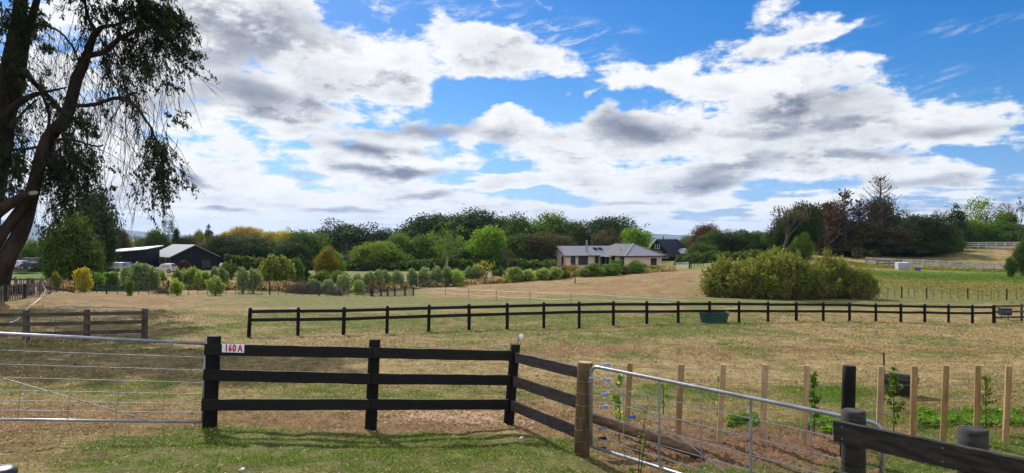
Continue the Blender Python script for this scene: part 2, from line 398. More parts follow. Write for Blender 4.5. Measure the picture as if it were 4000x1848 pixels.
# leaves
LM = {
 'darkcon': leafmat('dark_conifer_leaf', [(.016,.030,.010),(.030,.050,.015),(.052,.078,.023)], .6, .18),
 'macro':   leafmat('macrocarpa_leaf', [(.010,.018,.007),(.020,.032,.011),(.040,.056,.016)], .6, .22),
 'bush':    leafmat('deep_green_leaf', [(.026,.052,.012),(.054,.092,.020),(.100,.145,.034)], .5, .25),
 'mid':     leafmat('mid_green_leaf', [(.038,.080,.014),(.078,.140,.024),(.135,.200,.040)], .5, .35),
 'bright':  leafmat('bright_green_leaf', [(.055,.105,.012),(.095,.160,.018),(.150,.205,.030)], .5, .42),
 'olive':   leafmat('olive_willow_leaf', [(.072,.100,.022),(.130,.165,.038),(.225,.230,.064)], .55, .38, tcol=(1.4,1.25,.5)),
 'grey':    leafmat('grey_green_leaf', [(.080,.120,.055),(.160,.210,.100),(.300,.350,.190)], .5, .30),
 'lime':    leafmat('lime_leaf', [(.11,.17,.04),(.20,.27,.07),(.32,.38,.13)], .5, .35),
 'yellow':  leafmat('autumn_yellow_leaf', [(.22,.20,.03),(.34,.29,.04),(.46,.37,.06)], .5, .38, tcol=(1.2,1.1,.5)),
 'orange':  leafmat('autumn_orange_leaf', [(.05,.085,.016),(.12,.13,.02),(.34,.15,.03)], .5, .35, tcol=(1.3,1.0,.5)),
 'russet':  leafmat('russet_leaf', [(.060,.045,.028),(.090,.056,.032),(.135,.068,.038)], .6, .25, tcol=(1.2,.9,.6)),
 'brown':   leafmat('brownish_green_leaf', [(.040,.040,.018),(.072,.068,.028),(.11,.095,.038)], .6, .25, tcol=(1.2,1.,.6)),
 'grass':   leafmat('green_grass_blade', [(.060,.110,.018),(.100,.165,.028),(.170,.215,.055)], .5, .35, tcol=(1.2,1.3,.6)),
 'straw':   leafmat('dry_straw_blade', [(.12,.080,.033),(.33,.235,.105),(.54,.415,.215)], .7, .2, tcol=(1,.95,.8)),
 'clover':  leafmat('bright_weed_leaf', [(.055,.130,.014),(.100,.200,.022),(.22,.27,.05)], .45, .4, tcol=(1.2,1.3,.5)),
}

# ---------------------------------------------------------------- ground sheet
def blob(px, py, cx, cy, rx, ry):
    q = ((px-cx)/rx)**2+((py-cy)/ry)**2
    return np.exp(-q)
def band(v, a, b, s):
    return 1/(1+np.exp(-(v-a)/s))*1/(1+np.exp((v-b)/s))
def zones(px, py, x, y):
    n = fbm(x*.55+3, y*.55+8, 5); n2 = fbm(x*2.1+31, y*2.1, 4); nf = fbm(x*.06+7, y*.11+3, 4)
    green = .40*np.ones_like(px); soil = .22*np.ones_like(px); lush = np.zeros_like(px); pale = np.zeros_like(px)
    near = py > 1290
    py = py+(fbm(x*.16+12, y*.16, 4)-.5)*np.where(near, 70, np.clip((py-930)*.16, 3, 30))
    px = px+(fbm(x*.16+2, y*.16+40, 3)-.5)*150
    # verge in front of the near fence
    green += .75*band(py, 1692, 1840, 12)*band(px, 840, 2230, 80)
    green += .45*band(py, 1680, 1860, 20)*band(px, 250, 900, 90)-.35*blob(px, py, 100, 1700, 260, 60)
    soil += .75*band(py, 1575, 1685, 14)*band(px, -900, 2420, 70); green -= .42*band(py, 1585, 1690, 12)*band(px, -900, 2330, 60)
    soil += .55*blob(px, py, 2150, 1850, 420, 50)+.5*blob(px, py, 1200, 1900, 900, 45); pale += .5*blob(px, py, 2150, 1840, 350, 40)
    soil += 1.1*blob(px, py, 2850, 1760, 420, 60); green -= .5*blob(px, py, 2850, 1750, 420, 50)
    green += .45*blob(px, py, 3050, 1850, 700, 70)+.6*blob(px, py, 3850, 1770, 520, 90)
    lush += .35*blob(px, py, 2900, 1646, 90, 22)+.38*blob(px, py, 3290, 1520, 210, 60)+.5*blob(px, py, 3280, 1650, 200, 26)+.45*blob(px, py, 3780, 1615, 330, 28)
    green += .12*band(py, 1460, 1570, 25)*band(px, 600, 2600, 120)
    soil += .5*band(py, 1570, 1720, 20)*band(px, 2500, 4400, 120)
    pale += .40*band(py, 1395, 1475, 14)*band(px, 2100, 4600, 200)+.35*band(py, 1235, 1330, 14)*band(px, 2800, 4800, 200)
    green += .42*band(py, 1212, 1305, 12)*band(px, 950, 3000, 150)
    soil += .55*band(py, 1340, 1378, 8)*band(px, 1200, 4200, 300)
    green -= .12*band(py, 1380, 1470, 12)
    green += .25*band(py, 1355, 1400, 14)*band(px, 1500, 3700, 300)
    # middle distance
    green += .75*band(py, 1163, 1198, 5)*band(px, 950, 3500, 130); green -= .22*band(py, 1145, 1215, 6)*band(px, -600, 900, 90)
    soil += .35*band(py, 1145, 1215, 6)*band(px, -600, 900, 90)
    brown = band(py, 1045, 1163, 5)*band(px, 1640, 2760, 35)
    soil += (.42+.5*(nf-.5))*brown; green -= .42*brown
    green += .30*band(py, 1090, 1150, 6)*band(px, 2560, 2760, 30)
    # dry strip behind the wire fence and green ground behind it
    dry = band(py, 1095, 1143, 4)*band(px, 160, 1000, 60); pale += .55*dry; soil += .2*dry; green -= .2*dry
    green += .5*band(py, 1100, 1160, 5)*band(px, 1000, 1640, 60)
    lush += 1.2*band(py, 1046, 1088, 3)*band(px, -200, 200, 25)
    lush += .5*band(py, 1012, 1052, 4)*band(px, 2590, 2790, 20)+.35*blob(px, py, 1980, 1085, 90, 14)
    lush += .35*band(py, 960, 1010, 4)*band(px, 980, 1060, 10)
    green += .45*band(py, 940, 1090, 6)*band(px, -600, 2600, 60)
    # right-hand bank
    bank = band(px, 3330, 5200, 30)
    lush += bank*(.75*band(py, 1058, 1093, 4)+.7*blob(px, py, 3600, 1100, 230, 14)); green += bank*.35*band(py, 1095, 1165, 8)
    soil += bank*.55*blob(px, py, 3760, 1125, 330, 24); pale += bank*.4*band(py, 985, 1046, 5); green += bank*(.15+.35*(nf-.4))*band(py, 960, 1050, 6)
    soil += .25*bank*band(py, 960, 1055, 5); green += .35*bank*band(py, 1155, 1195, 5)
    a = np.where(near, .95, 1.1)
    green = green+(n-.5)*a*1.1+(n2-.5)*.55; soil = soil+(.5-n)*.7+(fbm(x*.9+90, y*.9+4, 4)-.5)*1.0; lush = lush*(.25+1.5*fbm(x*.22+4, y*.45+9, 4)*(.6+.8*n2))
    pale = pale+(fbm(x*1.3+9, y*1.3+44, 4)-.5)*.8
    return [np.clip(q, 0, 1) for q in (green, soil, lush, pale)]
def proj(x, y, z):
    yy = np.maximum(y, .3); return 2000+F*x/yy, HY-F*(z-CAMZ)/yy
def make_ground():
    ang = np.concatenate([np.linspace(-180, -42, 70)[:-1], np.linspace(-42, 42, 640), np.linspace(42, 180, 70)[1:]])
    rad = np.concatenate([[0.01], np.geomspace(1.2, 6, 22)[:-1], np.geomspace(6, 170, 330)[:-1], np.geomspace(170, 12000, 90)])
    A, Rr = np.meshgrid(np.radians(ang), rad); x = Rr*np.sin(A); y = Rr*np.cos(A); z = gz(x, y)
    z = z+micro(x, y)*(y > 0)
    px, py = proj(x, y, z); gr, so_, lu, pa = zones(px, py, x, y)
    off = (y < 2)
    n, m = x.shape; idx = np.arange(n*m).reshape(n, m)
    Q = np.stack([idx[:-1,:-1], idx[:-1,1:], idx[1:,1:], idx[1:,:-1]], -1).reshape(-1, 4)[:, ::-1]
    mt, t, b = principled('paddock_ground', .95, .1)
    tc = mt.node_tree.nodes.new('ShaderNodeTexCoord'); v = tc.outputs['Object']
    nA = t.noise(v, 2.2, 8, .68); nB = t.noise(v, 9.0, 6, .7); nC = t.noise(v, 38.0, 4, .7); nD = t.noise(v, .35, 6, .6)
    fine = t.m('ADD', t.m('MULTIPLY', t.m('SUBTRACT', nB, .5), .9), t.m('MULTIPLY', t.m('SUBTRACT', nC, .5), 1.1))
    g1 = t.attr('green'); s1 = t.attr('soil'); l1 = t.attr('lush'); p1 = t.attr('pale')
    dry = t.mix(t.mr(t.m('ADD', nA, fine), .30, .75), (.130,.092,.038,1), (.375,.275,.120,1))
    dry = t.mix(t.m('MULTIPLY', p1, .8), dry, t.mix(t.mr(t.m('ADD', nA, fine), .2, .8), (.30,.215,.110,1), (.50,.375,.200,1)))
    soilc = t.mix(t.mr(t.m('ADD', nA, fine), .25, .75), (.115,.060,.028,1), (.29,.170,.085,1))
    c = t.mix(t.mr(t.m('ADD', s1, t.m('MULTIPLY', fine, .55)), .35, .85, 0., .9), dry, soilc)
    grn = t.mix(t.mr(t.m('ADD', nA, fine), .25, .75), (.068,.078,.020,1), (.165,.172,.048,1))
    c = t.mix(t.mr(t.m('ADD', g1, t.m('MULTIPLY', fine, .65)), .34, .80, 0., .85), c, grn)
    lsh = t.mix(t.mr(t.m('ADD', nA, fine), .25, .75), (.045,.085,.014,1), (.105,.185,.026,1))
    c = t.mix(t.mr(t.m('ADD', l1, t.m('MULTIPLY', fine, .5)), .22, .60, 0., .95), c, lsh)
    spk = t.mr(t.m('ADD', t.noise(v, 13.0, 3, .7), t.m('MULTIPLY', t.m('SUBTRACT', nA, .5), .35)), .62, .76, 0., .72)
    c = t.mix(spk, c, (.04,.026,.016,1))
    t.put(b.inputs['Base Color'], c)
    h = t.m('ADD', t.m('MULTIPLY', nB, 1.2), nC)
    t.put(b.inputs['Normal'], t.bump(h, .9, .05))
    me = np_mesh('ground', np.stack([x.ravel(), y.ravel(), z.ravel()], 1), Q, mt,
        {'green': gr.ravel(), 'soil': so_.ravel(), 'lush': lu.ravel(), 'pale': pa.ravel()}, True)
    tag(link('ground', me), kind='structure')
make_ground()

# far hills
def make_hills():
    pxs = np.linspace(-2500, 6500, 500); rad = np.linspace(0, 1, 14)
    top = 22+60*fbm(pxs*.004+3, pxs*0+1, 4)*0.5
    top = top+175*np.exp(-((pxs-60)/150)**2)*(.75+.4*fbm(pxs*.02, pxs*0+5, 3))+60*np.exp(-((pxs-480)/120)**2)*(.7+.5*fbm(pxs*.02+9, pxs*0+5, 3))
    top = top+110*np.exp(-((pxs+900)/500)**2)
    Pp, T = np.meshgrid(pxs, rad); d = 7200+2600*T
    x = (Pp-2000)/F*d; prof = np.sin(np.pi*np.clip(T, 0, 1))**.8
    z = CAMZ-60+(np.tile(top, (len(rad), 1))*d/7800*1.0+60)*prof*(.85+.3*fbm(x*.004, d*.004, 4)*prof)
    n, m = x.shape; idx = np.arange(n*m).reshape(n, m)
    Q = np.stack([idx[:-1,:-1], idx[:-1,1:], idx[1:,1:], idx[1:,:-1]], -1).reshape(-1, 4)
    mt, t, b = principled('hill_pasture_and_bush', .95, .1)
    tc = mt.node_tree.nodes.new('ShaderNodeTexCoord')
    nn = t.noise(tc.outputs['Object'], .004, 6, .6)
    t.put(b.inputs['Base Color'], t.mix(t.mr(nn, .42, .58), (.035,.05,.02,1), (.12,.11,.055,1)))
    tag(link('hills', np_mesh('hills', np.stack([x.ravel(), d.ravel(), z.ravel()], 1), Q, mt, None, True)), kind='structure')
make_hills()

# ---------------------------------------------------------------- ground cover
rng = np.random.RandomState(11)
def blades(n, d0, d1, which, hgt, wid, flat, jitter=1.0, name='grass', matn='grass'):
    """n blades between camera distances d0..d1, kept where the ground cover of this kind grows"""
    k = int(n*3.2); u = rng.rand(k); d = np.sqrt(d0*d0+u*(d1*d1-d0*d0)); t = rng.uniform(-.76, .76, k); x = t*d; y = d
    z = gz(x, y); px, py = proj(x, y, z); gr, so_, lu, pa = zones(px, py, x, y); cl = fbm(x*3.1, y*3.1, 3)
    w = which(gr, so_, lu, pa, cl); keep = rng.rand(k) < w; x, y, z, gr, lu = x[keep][:n], y[keep][:n], z[keep][:n], gr[keep][:n], lu[keep][:n]
    z = z+micro(x, y)
    n = len(x); a = rng.uniform(0, 2*np.pi, n); h = hgt*rng.uniform(.5, 1.4, n)*(1+.6*lu)*np.clip(y/14, .8, 1.5); wd = wid*rng.uniform(.6, 1.4, n)*np.clip(y/12, .8, 2.0)
    tilt = np.clip(rng.normal(flat, .25, n), 0, 1.5); b = rng.uniform(0, 2*np.pi, n)
    dx, dy, dz = np.cos(b)*np.sin(tilt), np.sin(b)*np.sin(tilt), np.cos(tilt)+.02
    sx, sy = -np.sin(b), np.cos(b)
    base = np.stack([x, y, z-.004], 1); T = np.stack([dx, dy, np.maximum(dz, .06)], 1); S = np.stack([sx, sy, 0*sx], 1)
    bend = np.stack([np.cos(a), np.sin(a), 0*a-.3], 1)
    v0 = base-S*wd[:, None]*.5; v1 = base+S*wd[:, None]*.5
    mid = base+T*(h*.6)[:, None]; v2 = mid+S*wd[:, None]*.4; v3 = base+T*h[:, None]+bend*(h*.25)[:, None]
    v3[:, 2] = np.maximum(v3[:, 2], z+.004)
    V = np.stack([v0, v1, v2, v3], 1).reshape(-1, 3); Q = np.arange(n*4).reshape(n, 4)
    r = np.repeat(np.clip(rng.normal(.45, .36, n), 0, 1), 4)
    o = link(name, np_mesh(name, V, Q, LM[matn], {'rnd': r})); return tag(o, kind='stuff')
def w_green(gr, so_, lu, pa, cl): return .05+np.clip((gr-.40)*2.2, 0, 1)**1.2*np.clip(cl*3-.9, 0.05, 1)+np.clip(lu*2, 0, 1)*.9
def w_straw(gr, so_, lu, pa, cl): return np.clip(.35+pa*.6-lu-.25*gr, 0.04, 1)*np.clip(cl*3-.9, .12, 1)
tag(blades(170000, 6.6, 15, w_green, .045, .0065, .80, name='grass', matn='grass'), 'short green grass growing in patches over the near ground', 'grass')
tag(blades(210000, 6.6, 16, w_straw, .065, .0055, 1.32, name='straw', matn='straw'), 'dry straw and dead grass strewn over the near ground', 'straw')
tag(blades(110000, 15, 42, w_green, .045, .009, .9, name='paddock_grass', matn='grass'), 'short green grass of the paddock beyond the gates', 'grass')
tag(blades(130000, 16, 42, w_straw, .07, .009, 1.30, name='paddock_straw', matn='straw'), 'dry straw lying over the paddock beyond the gates', 'straw')
def clods(n, fn, size, name, label, cat, matn):
    """irregular lumps lying on the soil"""
    x, y = fn(n); z = gz(x, y)+micro(x, y); s = size*rng.uniform(.4, 1.5, n)*np.where(rng.rand(n) < .08, 2.0, 1.0)
    base = np.array([(1,0,0),(.3,.95,0),(-.8,.6,0),(-.8,-.6,0),(.3,-.95,0),(0.1,0.05,.75)], float)
    a = rng.uniform(0, 6.28, n); ca, sa = np.cos(a), np.sin(a); V = []
    for bv in base:
        j = rng.uniform(.7, 1.35, n); vx = bv[0]*j; vy = bv[1]*j
        V.append(np.stack([x+(vx*ca-vy*sa)*s, y+(vx*sa+vy*ca)*s, z+bv[2]*s*j-.15*s], 1))
    V = np.stack(V, 1).reshape(-1, 3); T = np.array([(0,1,5),(1,2,5),(2,3,5),(3,4,5),(4,0,5)])
    Q = (np.arange(n)[:, None, None]*6+T[None]).reshape(-1, 3)
    return tag(link(name, np_mesh(name, V, Q, M[matn])), label, cat, kind='stuff')
M['clod'] = mat('red_brown_soil_clod', (.15,.080,.040), (.085,.045,.024), 9, .95)
def fn_mound(n):
    px = rng.normal(2900, 230, n); d = rng.normal(10.1, .55, n)-.0*px; return (px-2000)/F*d, d
clods(5200, fn_mound, .030, 'soil_clods', 'turned red brown clods of soil behind the diagonal gate', 'soil', 'clod')
def fn_any(n):
    d = np.sqrt(rng.uniform(7**2, 38**2, n)); return rng.uniform(-.76, .76, n)*d, d
clods(2200, fn_any, .022, 'dung', 'dark crumbs of dung and soil scattered over the paddock', 'dung', 'manure')
def fn_chip(n):
    px = rng.normal(1780, 160, n); d = rng.normal(11.1, .35, n); return (px-2000)/F*d, d
M['chip'] = mat('pale_wood_chip', (.40,.25,.16), (.26,.15,.10), 9, .9)
clods(1400, fn_chip, .022, 'wood_chips', 'pale wood chips strewn below the near black fence', 'wood chips', 'chip')
# ---------------------------------------------------------------- plants
def rnd(seed): return random.Random(seed)
def leaves(C, Nrm, size, rs, droop=0., asp=1.6, tiltj=.7):
    """one small rhombic leaf clump per centre; returns verts, quads"""
    n = len(C); N = Nrm+rs.normal(0, tiltj, (n, 3)); N /= np.linalg.norm(N, axis=1)[:, None]+1e-9
    up = rs.normal(0, 1, (n, 3)); up[:, 2] -= droop*3
    A = up-N*np.sum(up*N, 1)[:, None]; A /= np.linalg.norm(A, axis=1)[:, None]+1e-9; B = np.cross(N, A)
    s = size*rs.uniform(.55, 1.35, n)[:, None]; A = A*s*.5*asp; B = B*s*.5
    V = np.stack([C-A, C+B*.9+A*.1, C+A, C-B*.9+A*.1], 1).reshape(-1, 3)
    return V, np.arange(n*4).reshape(n, 4)
def crown_pts(seed, kind, nl, per):
    """lobes inside a unit envelope (width 1, height 1, base at z=0)"""
    rs = np.random.RandomState(seed); C = []; N = []
    for i in range(nl):
        while True:
            p = rs.uniform(-1, 1, 3); r = np.linalg.norm(p)
            if r < 1 and r > (.35 if kind != 'airy' else .2): break
        lr = rs.uniform(.13, .24)
        if kind in ('round', 'dome'):
            c = np.array([p[0]*.36, p[1]*.36, .58+p[2]*.34 if kind == 'round' else .45+p[2]*.42])
            if kind == 'dome': f = np.clip(1.12-(np.maximum(c[2], .3)-.3)*.55, .4, 1.1); c[:2] *= f
        elif kind == 'tall':
            c = np.array([p[0]*.30, p[1]*.30, .52+p[2]*.42]); lr *= .85; c[:2] *= (1.15-.5*abs(c[2]-.42)*1.3)
        elif kind == 'cone':
            z = rs.uniform(.02, .97)**1.15; a = rs.uniform(0, 6.28); q = (1-z)**.8*.40*rs.uniform(.55, 1.05); c = np.array([math.cos(a)*q, math.sin(a)*q, z*.93]); lr = (.05+.13*(1-z))*rs.uniform(.8, 1.2)
        elif kind == 'airy':
            c = np.array([p[0]*.40, p[1]*.40, .62+p[2]*.33]); lr = rs.uniform(.06, .13)
        elif kind == 'flame':   # narrow upward sprays
            a = rs.uniform(0, 6.28); q = rs.uniform(0, .36); z = rs.uniform(.15, .9)*(1-q*.6); c = np.array([math.cos(a)*q, math.sin(a)*q, z]); lr = rs.uniform(.07, .13)
        k = int(per*(lr/.18)**2*rs.uniform(.7, 1.3))+4; v = rs.normal(0, 1, (k, 3)); v /= np.linalg.norm(v, axis=1)[:, None]
        v[:, 2] = np.where((v[:, 2] < -.3) & (rs.rand(k) < .6), -v[:, 2], v[:, 2])
        rad = lr*np.clip(rs.normal(.88, .18, k), .2, 1.25); sc = np.array([1, 1, .8 if kind not in ('flame', 'tall') else 1.35])
        C.append(c+v*rad[:, None]*sc); N.append(v)
    return np.vstack(C), np.vstack(N), rs
def unit_crown(name, seed, kind, nl, per, leaf, matn, droop=0., asp=1.5, core=True, strag=.06):
    C, N, rs = crown_pts(seed, kind, nl, per)
    k = int(len(C)*strag)       # stragglers that break the outline
    i = rs.randint(0, len(C), k); C2 = C[i]+N[i]*rs.uniform(.02, .09, (k, 1)); C = np.vstack([C, C2]); N = np.vstack([N, N[i]])
    C[:, 2] = np.maximum(C[:, 2], .0)
    ex = C[:, :2]; w = max(np.percentile(np.abs(ex), 99.3)*2, .2); C[:, 0] /= w; C[:, 1] /= w
    lo, hi = np.percentile(C[:, 2], .5), np.percentile(C[:, 2], 99.6); base = {'round': .07, 'tall': .04, 'airy': .3, 'dome': 0., 'cone': .03, 'flame': .0}[kind]
    C[:, 2] = base+(C[:, 2]-lo)/(hi-lo)*(1-base)
    V, Q = leaves(C, N, leaf, rs, droop, asp); n = len(C)
    lobe = fbm(C[:, 0]*9+seed, C[:, 2]*9+C[:, 1]*7, 2)
    r = np.repeat(np.clip(rs.normal(.42, .27, n)+(lobe-.5)*1.0, 0, 1), 4)
    return np_mesh(name, V, Q, LM[matn], {'rnd': r})
def unit_trunk(name, seed, kind, matn, r0=.03, lean=0.0):
    rd = rnd(seed); mb = MB(); top = .85 if kind in ('cone', 'tall') else .6
    pts = [(0, 0, -.03)]
    for i in range(1, 6): pts.append((rd.uniform(-.02, .02)+lean*i/5, rd.uniform(-.02, .02), top*i/5))
    mb.tube(pts, [r0*1.25]+[r0*(1-.15*i) for i in range(5)], 7)
    for k in range(9 if kind != 'bare' else 26):
        z = rd.uniform(.18, .95)*top; a = rd.uniform(0, 6.28); L = rd.uniform(.18, .40)*(1.1-z*.5); r = r0*.38*(1.1-z)
        s = Vector((lean*z/top, 0, z)); d = Vector((math.cos(a), math.sin(a), rd.uniform(.5, 1.3))).normalized()
        m = s+d*L*.5+Vector((0, 0, .02)); e = s+d*L+Vector((rd.uniform(-.05, .05), rd.uniform(-.05, .05), .05))
        mb.tube([s, m, e], [r, r*.65, r*.25], 5)
        if kind in ('airy', 'bare'):
            for q in range(3 if kind == 'airy' else 6):
                b = m.lerp(e, rd.random()); dd = (d+Vector((rd.uniform(-.8, .8), rd.uniform(-.8, .8), rd.uniform(-.2, .8)))).normalized()
                e2 = b+dd*rd.uniform(.08, .2); mb.tube([b, e2], [r*.35, r*.12], 4)
                for w in range(2 if kind == 'airy' else 4):
                    b2 = b.lerp(e2, rd.uniform(.3, 1)); mb.tube([b2, b2+(dd+Vector((rd.uniform(-1, 1), rd.uniform(-1, 1), rd.uniform(-.3, .8)))).normalized()*rd.uniform(.04, .1)], [r*.16, r*.07], 3, False)
    me_o = mb.build(name, M[matn], None); me = me_o.data; bpy.data.objects.remove(me_o)
    me.name = name; return me
_cache = {}
# form: kind, lobes, leaves per lobe, leaf size (fraction of the width), droop, aspect
FORMS = {'round': ('round', 62, 260, .026), 'dome': ('dome', 72, 260, .025), 'tall': ('tall', 58, 230, .031), 'cone': ('cone', 85, 190, .028),
         'airy': ('airy', 50, 90, .026), 'flame': ('flame', 46, 90, .034), 'shrub': ('dome', 36, 130, .048), 'lollipop': ('round', 30, 130, .052)}
def get(form, leaf, var, bark):
    key = (form, leaf, var)
    if key not in _cache:
        k, nl, per, ls = FORMS[form]; _cache[key] = unit_crown('crown', hash_(form)*7+var*31+hash_(leaf), k, nl, per, ls, leaf)
    kb = ('t', form, var, bark)
    if kb not in _cache:
        _cache[kb] = unit_trunk('trunk', 5+var*3, 'airy' if form == 'airy' else 'plain', bark, .030 if form not in ('lollipop', 'shrub') else .035)
    return _cache[key], _cache[kb]
def hash_(s): return sum(ord(c)*(i+1) for i, c in enumerate(s)) % 97
_k = [0]
def plant(px, d, top, wpx, form, leaf, label, cat='tree', name='tree', group=None, bark='bark', base=None, parts=('crown', 'trunk'), rot=None, zoff=0.):
    """px: column; d: distance; top: row of its top; wpx: width in photo pixels"""
    _k[0] += 1; rd = rnd(_k[0]*13+7); loc = g(px, d); 
    if base is not None: loc = P(px, base, d)
    H = CAMZ+(HY-top)/F*d-loc.z; wd = wpx/F*d; cr, tr = get(form, leaf, rd.randrange(3), bark)
    t = thing(name, label, cat, loc, rd.uniform(0, 6.28) if rot is None else rot, group, (wd, wd*rd.uniform(.85, 1.05), H))
    link(parts[0], cr, t); link(parts[1], tr, t); return t

TG = 'trees of the dark wood behind the house and paddock'
trees = [
 # px, d, top, width, form, leaf, label
 (1320,205,868,185,'dome','darkcon','dark domed conifer, left end of the dark wood in the centre'),
 (1425,200,882,200,'dome','darkcon','dark domed conifer second from the left in the central wood'),
 (1510,200,898,150,'dome','darkcon','lower dark tree in the dip of the central wood skyline'),
 (1590,215,905,140,'dome','darkcon','small dark tree in the lowest dip of the central wood'),
 (1680,195,842,230,'round','darkcon','tall dark domed tree left of centre behind the pale gum tree'),
 (1770,205,846,200,'round','darkcon','dark domed tree directly behind the pale gum tree'),
 (1862,200,826,250,'round','darkcon','tallest dark domed tree of the central wood'),
 (1950,205,856,150,'round','bush','dark tree between the tallest dome and the mid-green trees'),
 (2030,195,838,150,'tall','bush','upright green tree with ragged top right of the tallest dome'),
 (2135,195,836,190,'tall','mid','broad mid green tree with ragged top left of the flue of the beige house'),
 (2225,190,862,150,'round','bush','rounded green tree above the gable of the beige house'),
 (2330,200,882,130,'airy','bush','small loose dark tree in the gap above the beige house'),
 (2390,190,850,190,'round','darkcon','dark spreading tree rising above the roof of the beige house'),
 (2475,190,872,150,'airy','darkcon','loose dark tree above the ridge of the beige house'),
 (2378,172,900,140,'dome','brown','brownish rounded tree just behind the beige house roof'),
 (2475,170,894,125,'round','bright','yellow green tree just behind the ridge of the beige house'),
 (1195,158,906,165,'round','bush','round green tree between the yellow trees and the dark wood'),
 (1150,150,950,120,'round','darkcon','dark low tree behind the weeping willow'),
 (1070,168,950,110,'dome','darkcon','dark low tree below the far pale house'),
 (968,158,926,150,'round','darkcon','dark rounded tree below the yellow poplars'),
 (900,160,922,140,'round','darkcon','dark rounded tree to the right of the black barn'),
 (840,166,928,120,'dome','brown','brown tinged tree behind the gable of the black barn'),
 (1480,150,946,170,'round','bright','bright green broad tree behind the white roofed cottage'),
 (1558,158,914,130,'tall','mid','tall green tree between the bright green tree and the pale gum'),
 (1640,160,924,150,'round','mid','broad mid green tree just left of the pale gum tree'),
 (1820,150,968,150,'round','bush','low dark green tree right of the pale gum trunk'),
 (1895,148,886,145,'tall','bright','bright green upright tree in the middle of the wood'),
 (1960,152,985,130,'dome','bush','low dark green tree behind the cordyline shrubs'),
 (2010,152,916,130,'tall','bush','dark upright tree left of the brownish trees by the beige house'),
 (2095,154,914,150,'round','brown','brownish green tree left of the beige house'),
 (2185,168,918,140,'round','brown','brownish green tree behind the left gable of the beige house'),
 (1720,164,980,120,'dome','bush','low dark bush below the crown of the pale gum'),
 (1580,166,1000,130,'dome','darkcon','low dark bush left of the pale gum'),
 (1250,168,990,120,'dome','darkcon','low dark bush behind the orange tree'),
 (1380,172,985,150,'dome','darkcon','low dark bush behind the white roofed cottage'),
]
for i, (px, d, top, w, f, l, lab) in enumerate(trees): plant(px, d, top, w*1.22, f, l, lab, group=TG)
# pale gum with visible trunk
plant(1745, 142, 866, 150, 'airy', 'mid', 'tall gum tree with a pale bare trunk in front of the dark wood', bark='palebark', name='gum_tree')
plant(1748, 143, 900, 110, 'airy', 'mid', 'slender gum tree growing beside the pale trunked gum', bark='palebark', name='gum_tree')
plant(1985, 139, 975, 60, 'airy', 'brown', 'small bare pale stemmed tree in front of the brownish trees', bark='palebark')
# left side
YG = 'yellow poplars on the far rise'
for px, top, w, lab in ((890,908,60,'leftmost small yellow poplar on the far rise'),(945,888,100,'tallest yellow poplar on the far rise'),(1000,898,80,'yellow poplar just left of the far pale house'),(1052,908,80,'yellow poplar right above the far pale house'),(1105,905,80,'yellow poplar right of the far pale house'),(1150,912,70,'rightmost yellow green poplar of the far row')):
    plant(px, 380, top-2, w*1.15, 'round', 'yellow', lab, name='poplar_tree', group=YG)
plant(1128, 400, 884, 45, 'airy', 'olive', 'thin pale tree standing over the yellow poplars')
plant(1175, 400, 896, 50, 'airy', 'olive', 'flat topped pale tree right of the yellow poplars')
LG = 'trees around the farm sheds on the left'
for px, d, top, w, f, l, lab in (
 (353,112,760,195,'round','darkcon','big dark round tree behind the feathery green tree on the left'),
 (395,114,850,120,'round','darkcon','dark lower tree at the right foot of the big dark round tree'),
 (280,84,842,190,'tall','bush','feathery green tree left of the black lean-to shed'),
 (222,88,905,95,'dome','bush','lower green tree at the left foot of the feathery green tree'),
 (340,86,925,120,'dome','bush','green bushy tree just left of the black lean-to shed'),
 (125,125,940,90,'dome','mid','green shrub tree behind the brick house gable on the left'),
 (75,140,948,80,'dome','darkcon','dark low tree above the parked vehicles on the left'),
 (455,150,896,110,'dome','brown','dark brownish tree above the black lean-to shed'),
 (520,160,918,80,'airy','bush','loose tree between the lean-to shed and the black barn'),
 (612,165,898,105,'round','bush','dark green round tree above the left roof of the black barn'),
 (690,170,896,70,'cone','darkcon','small dark conifer above the roof of the black barn'),
 (735,172,925,90,'dome','brown','low brown green tree behind the ridge of the black barn'),
 (775,210,902,55,'round','olive','pale yellowish tree left of the small far conifer'),
 (815,215,884,75,'cone','darkcon','pointed dark conifer left of the yellow poplars'),
 (852,230,922,90,'dome','orange','orange tinged low tree below the yellow poplars')):
    plant(px, d, top, w*1.15, f, l, lab, group=LG)
plant(650, 164, 835, 60, 'airy', 'darkcon', 'thin lone gum standing high over the black barn', bark='bark', name='gum_tree')
plant(535, 900, 938, 60, 'round', 'yellow', 'tiny yellow tree on the far plain left of the barn')
for px, w, lab in ((1,90,'row of dark trees on the far plain at the left edge'),(470,70,'dark tree on the far plain right of the big round tree'),(560,60,'dark tree on the far plain before the blue hills'),(700,60,'dark tree on the far plain behind the barn ridge')):
    plant(px, 420, 930, w, 'dome', 'darkcon', lab)

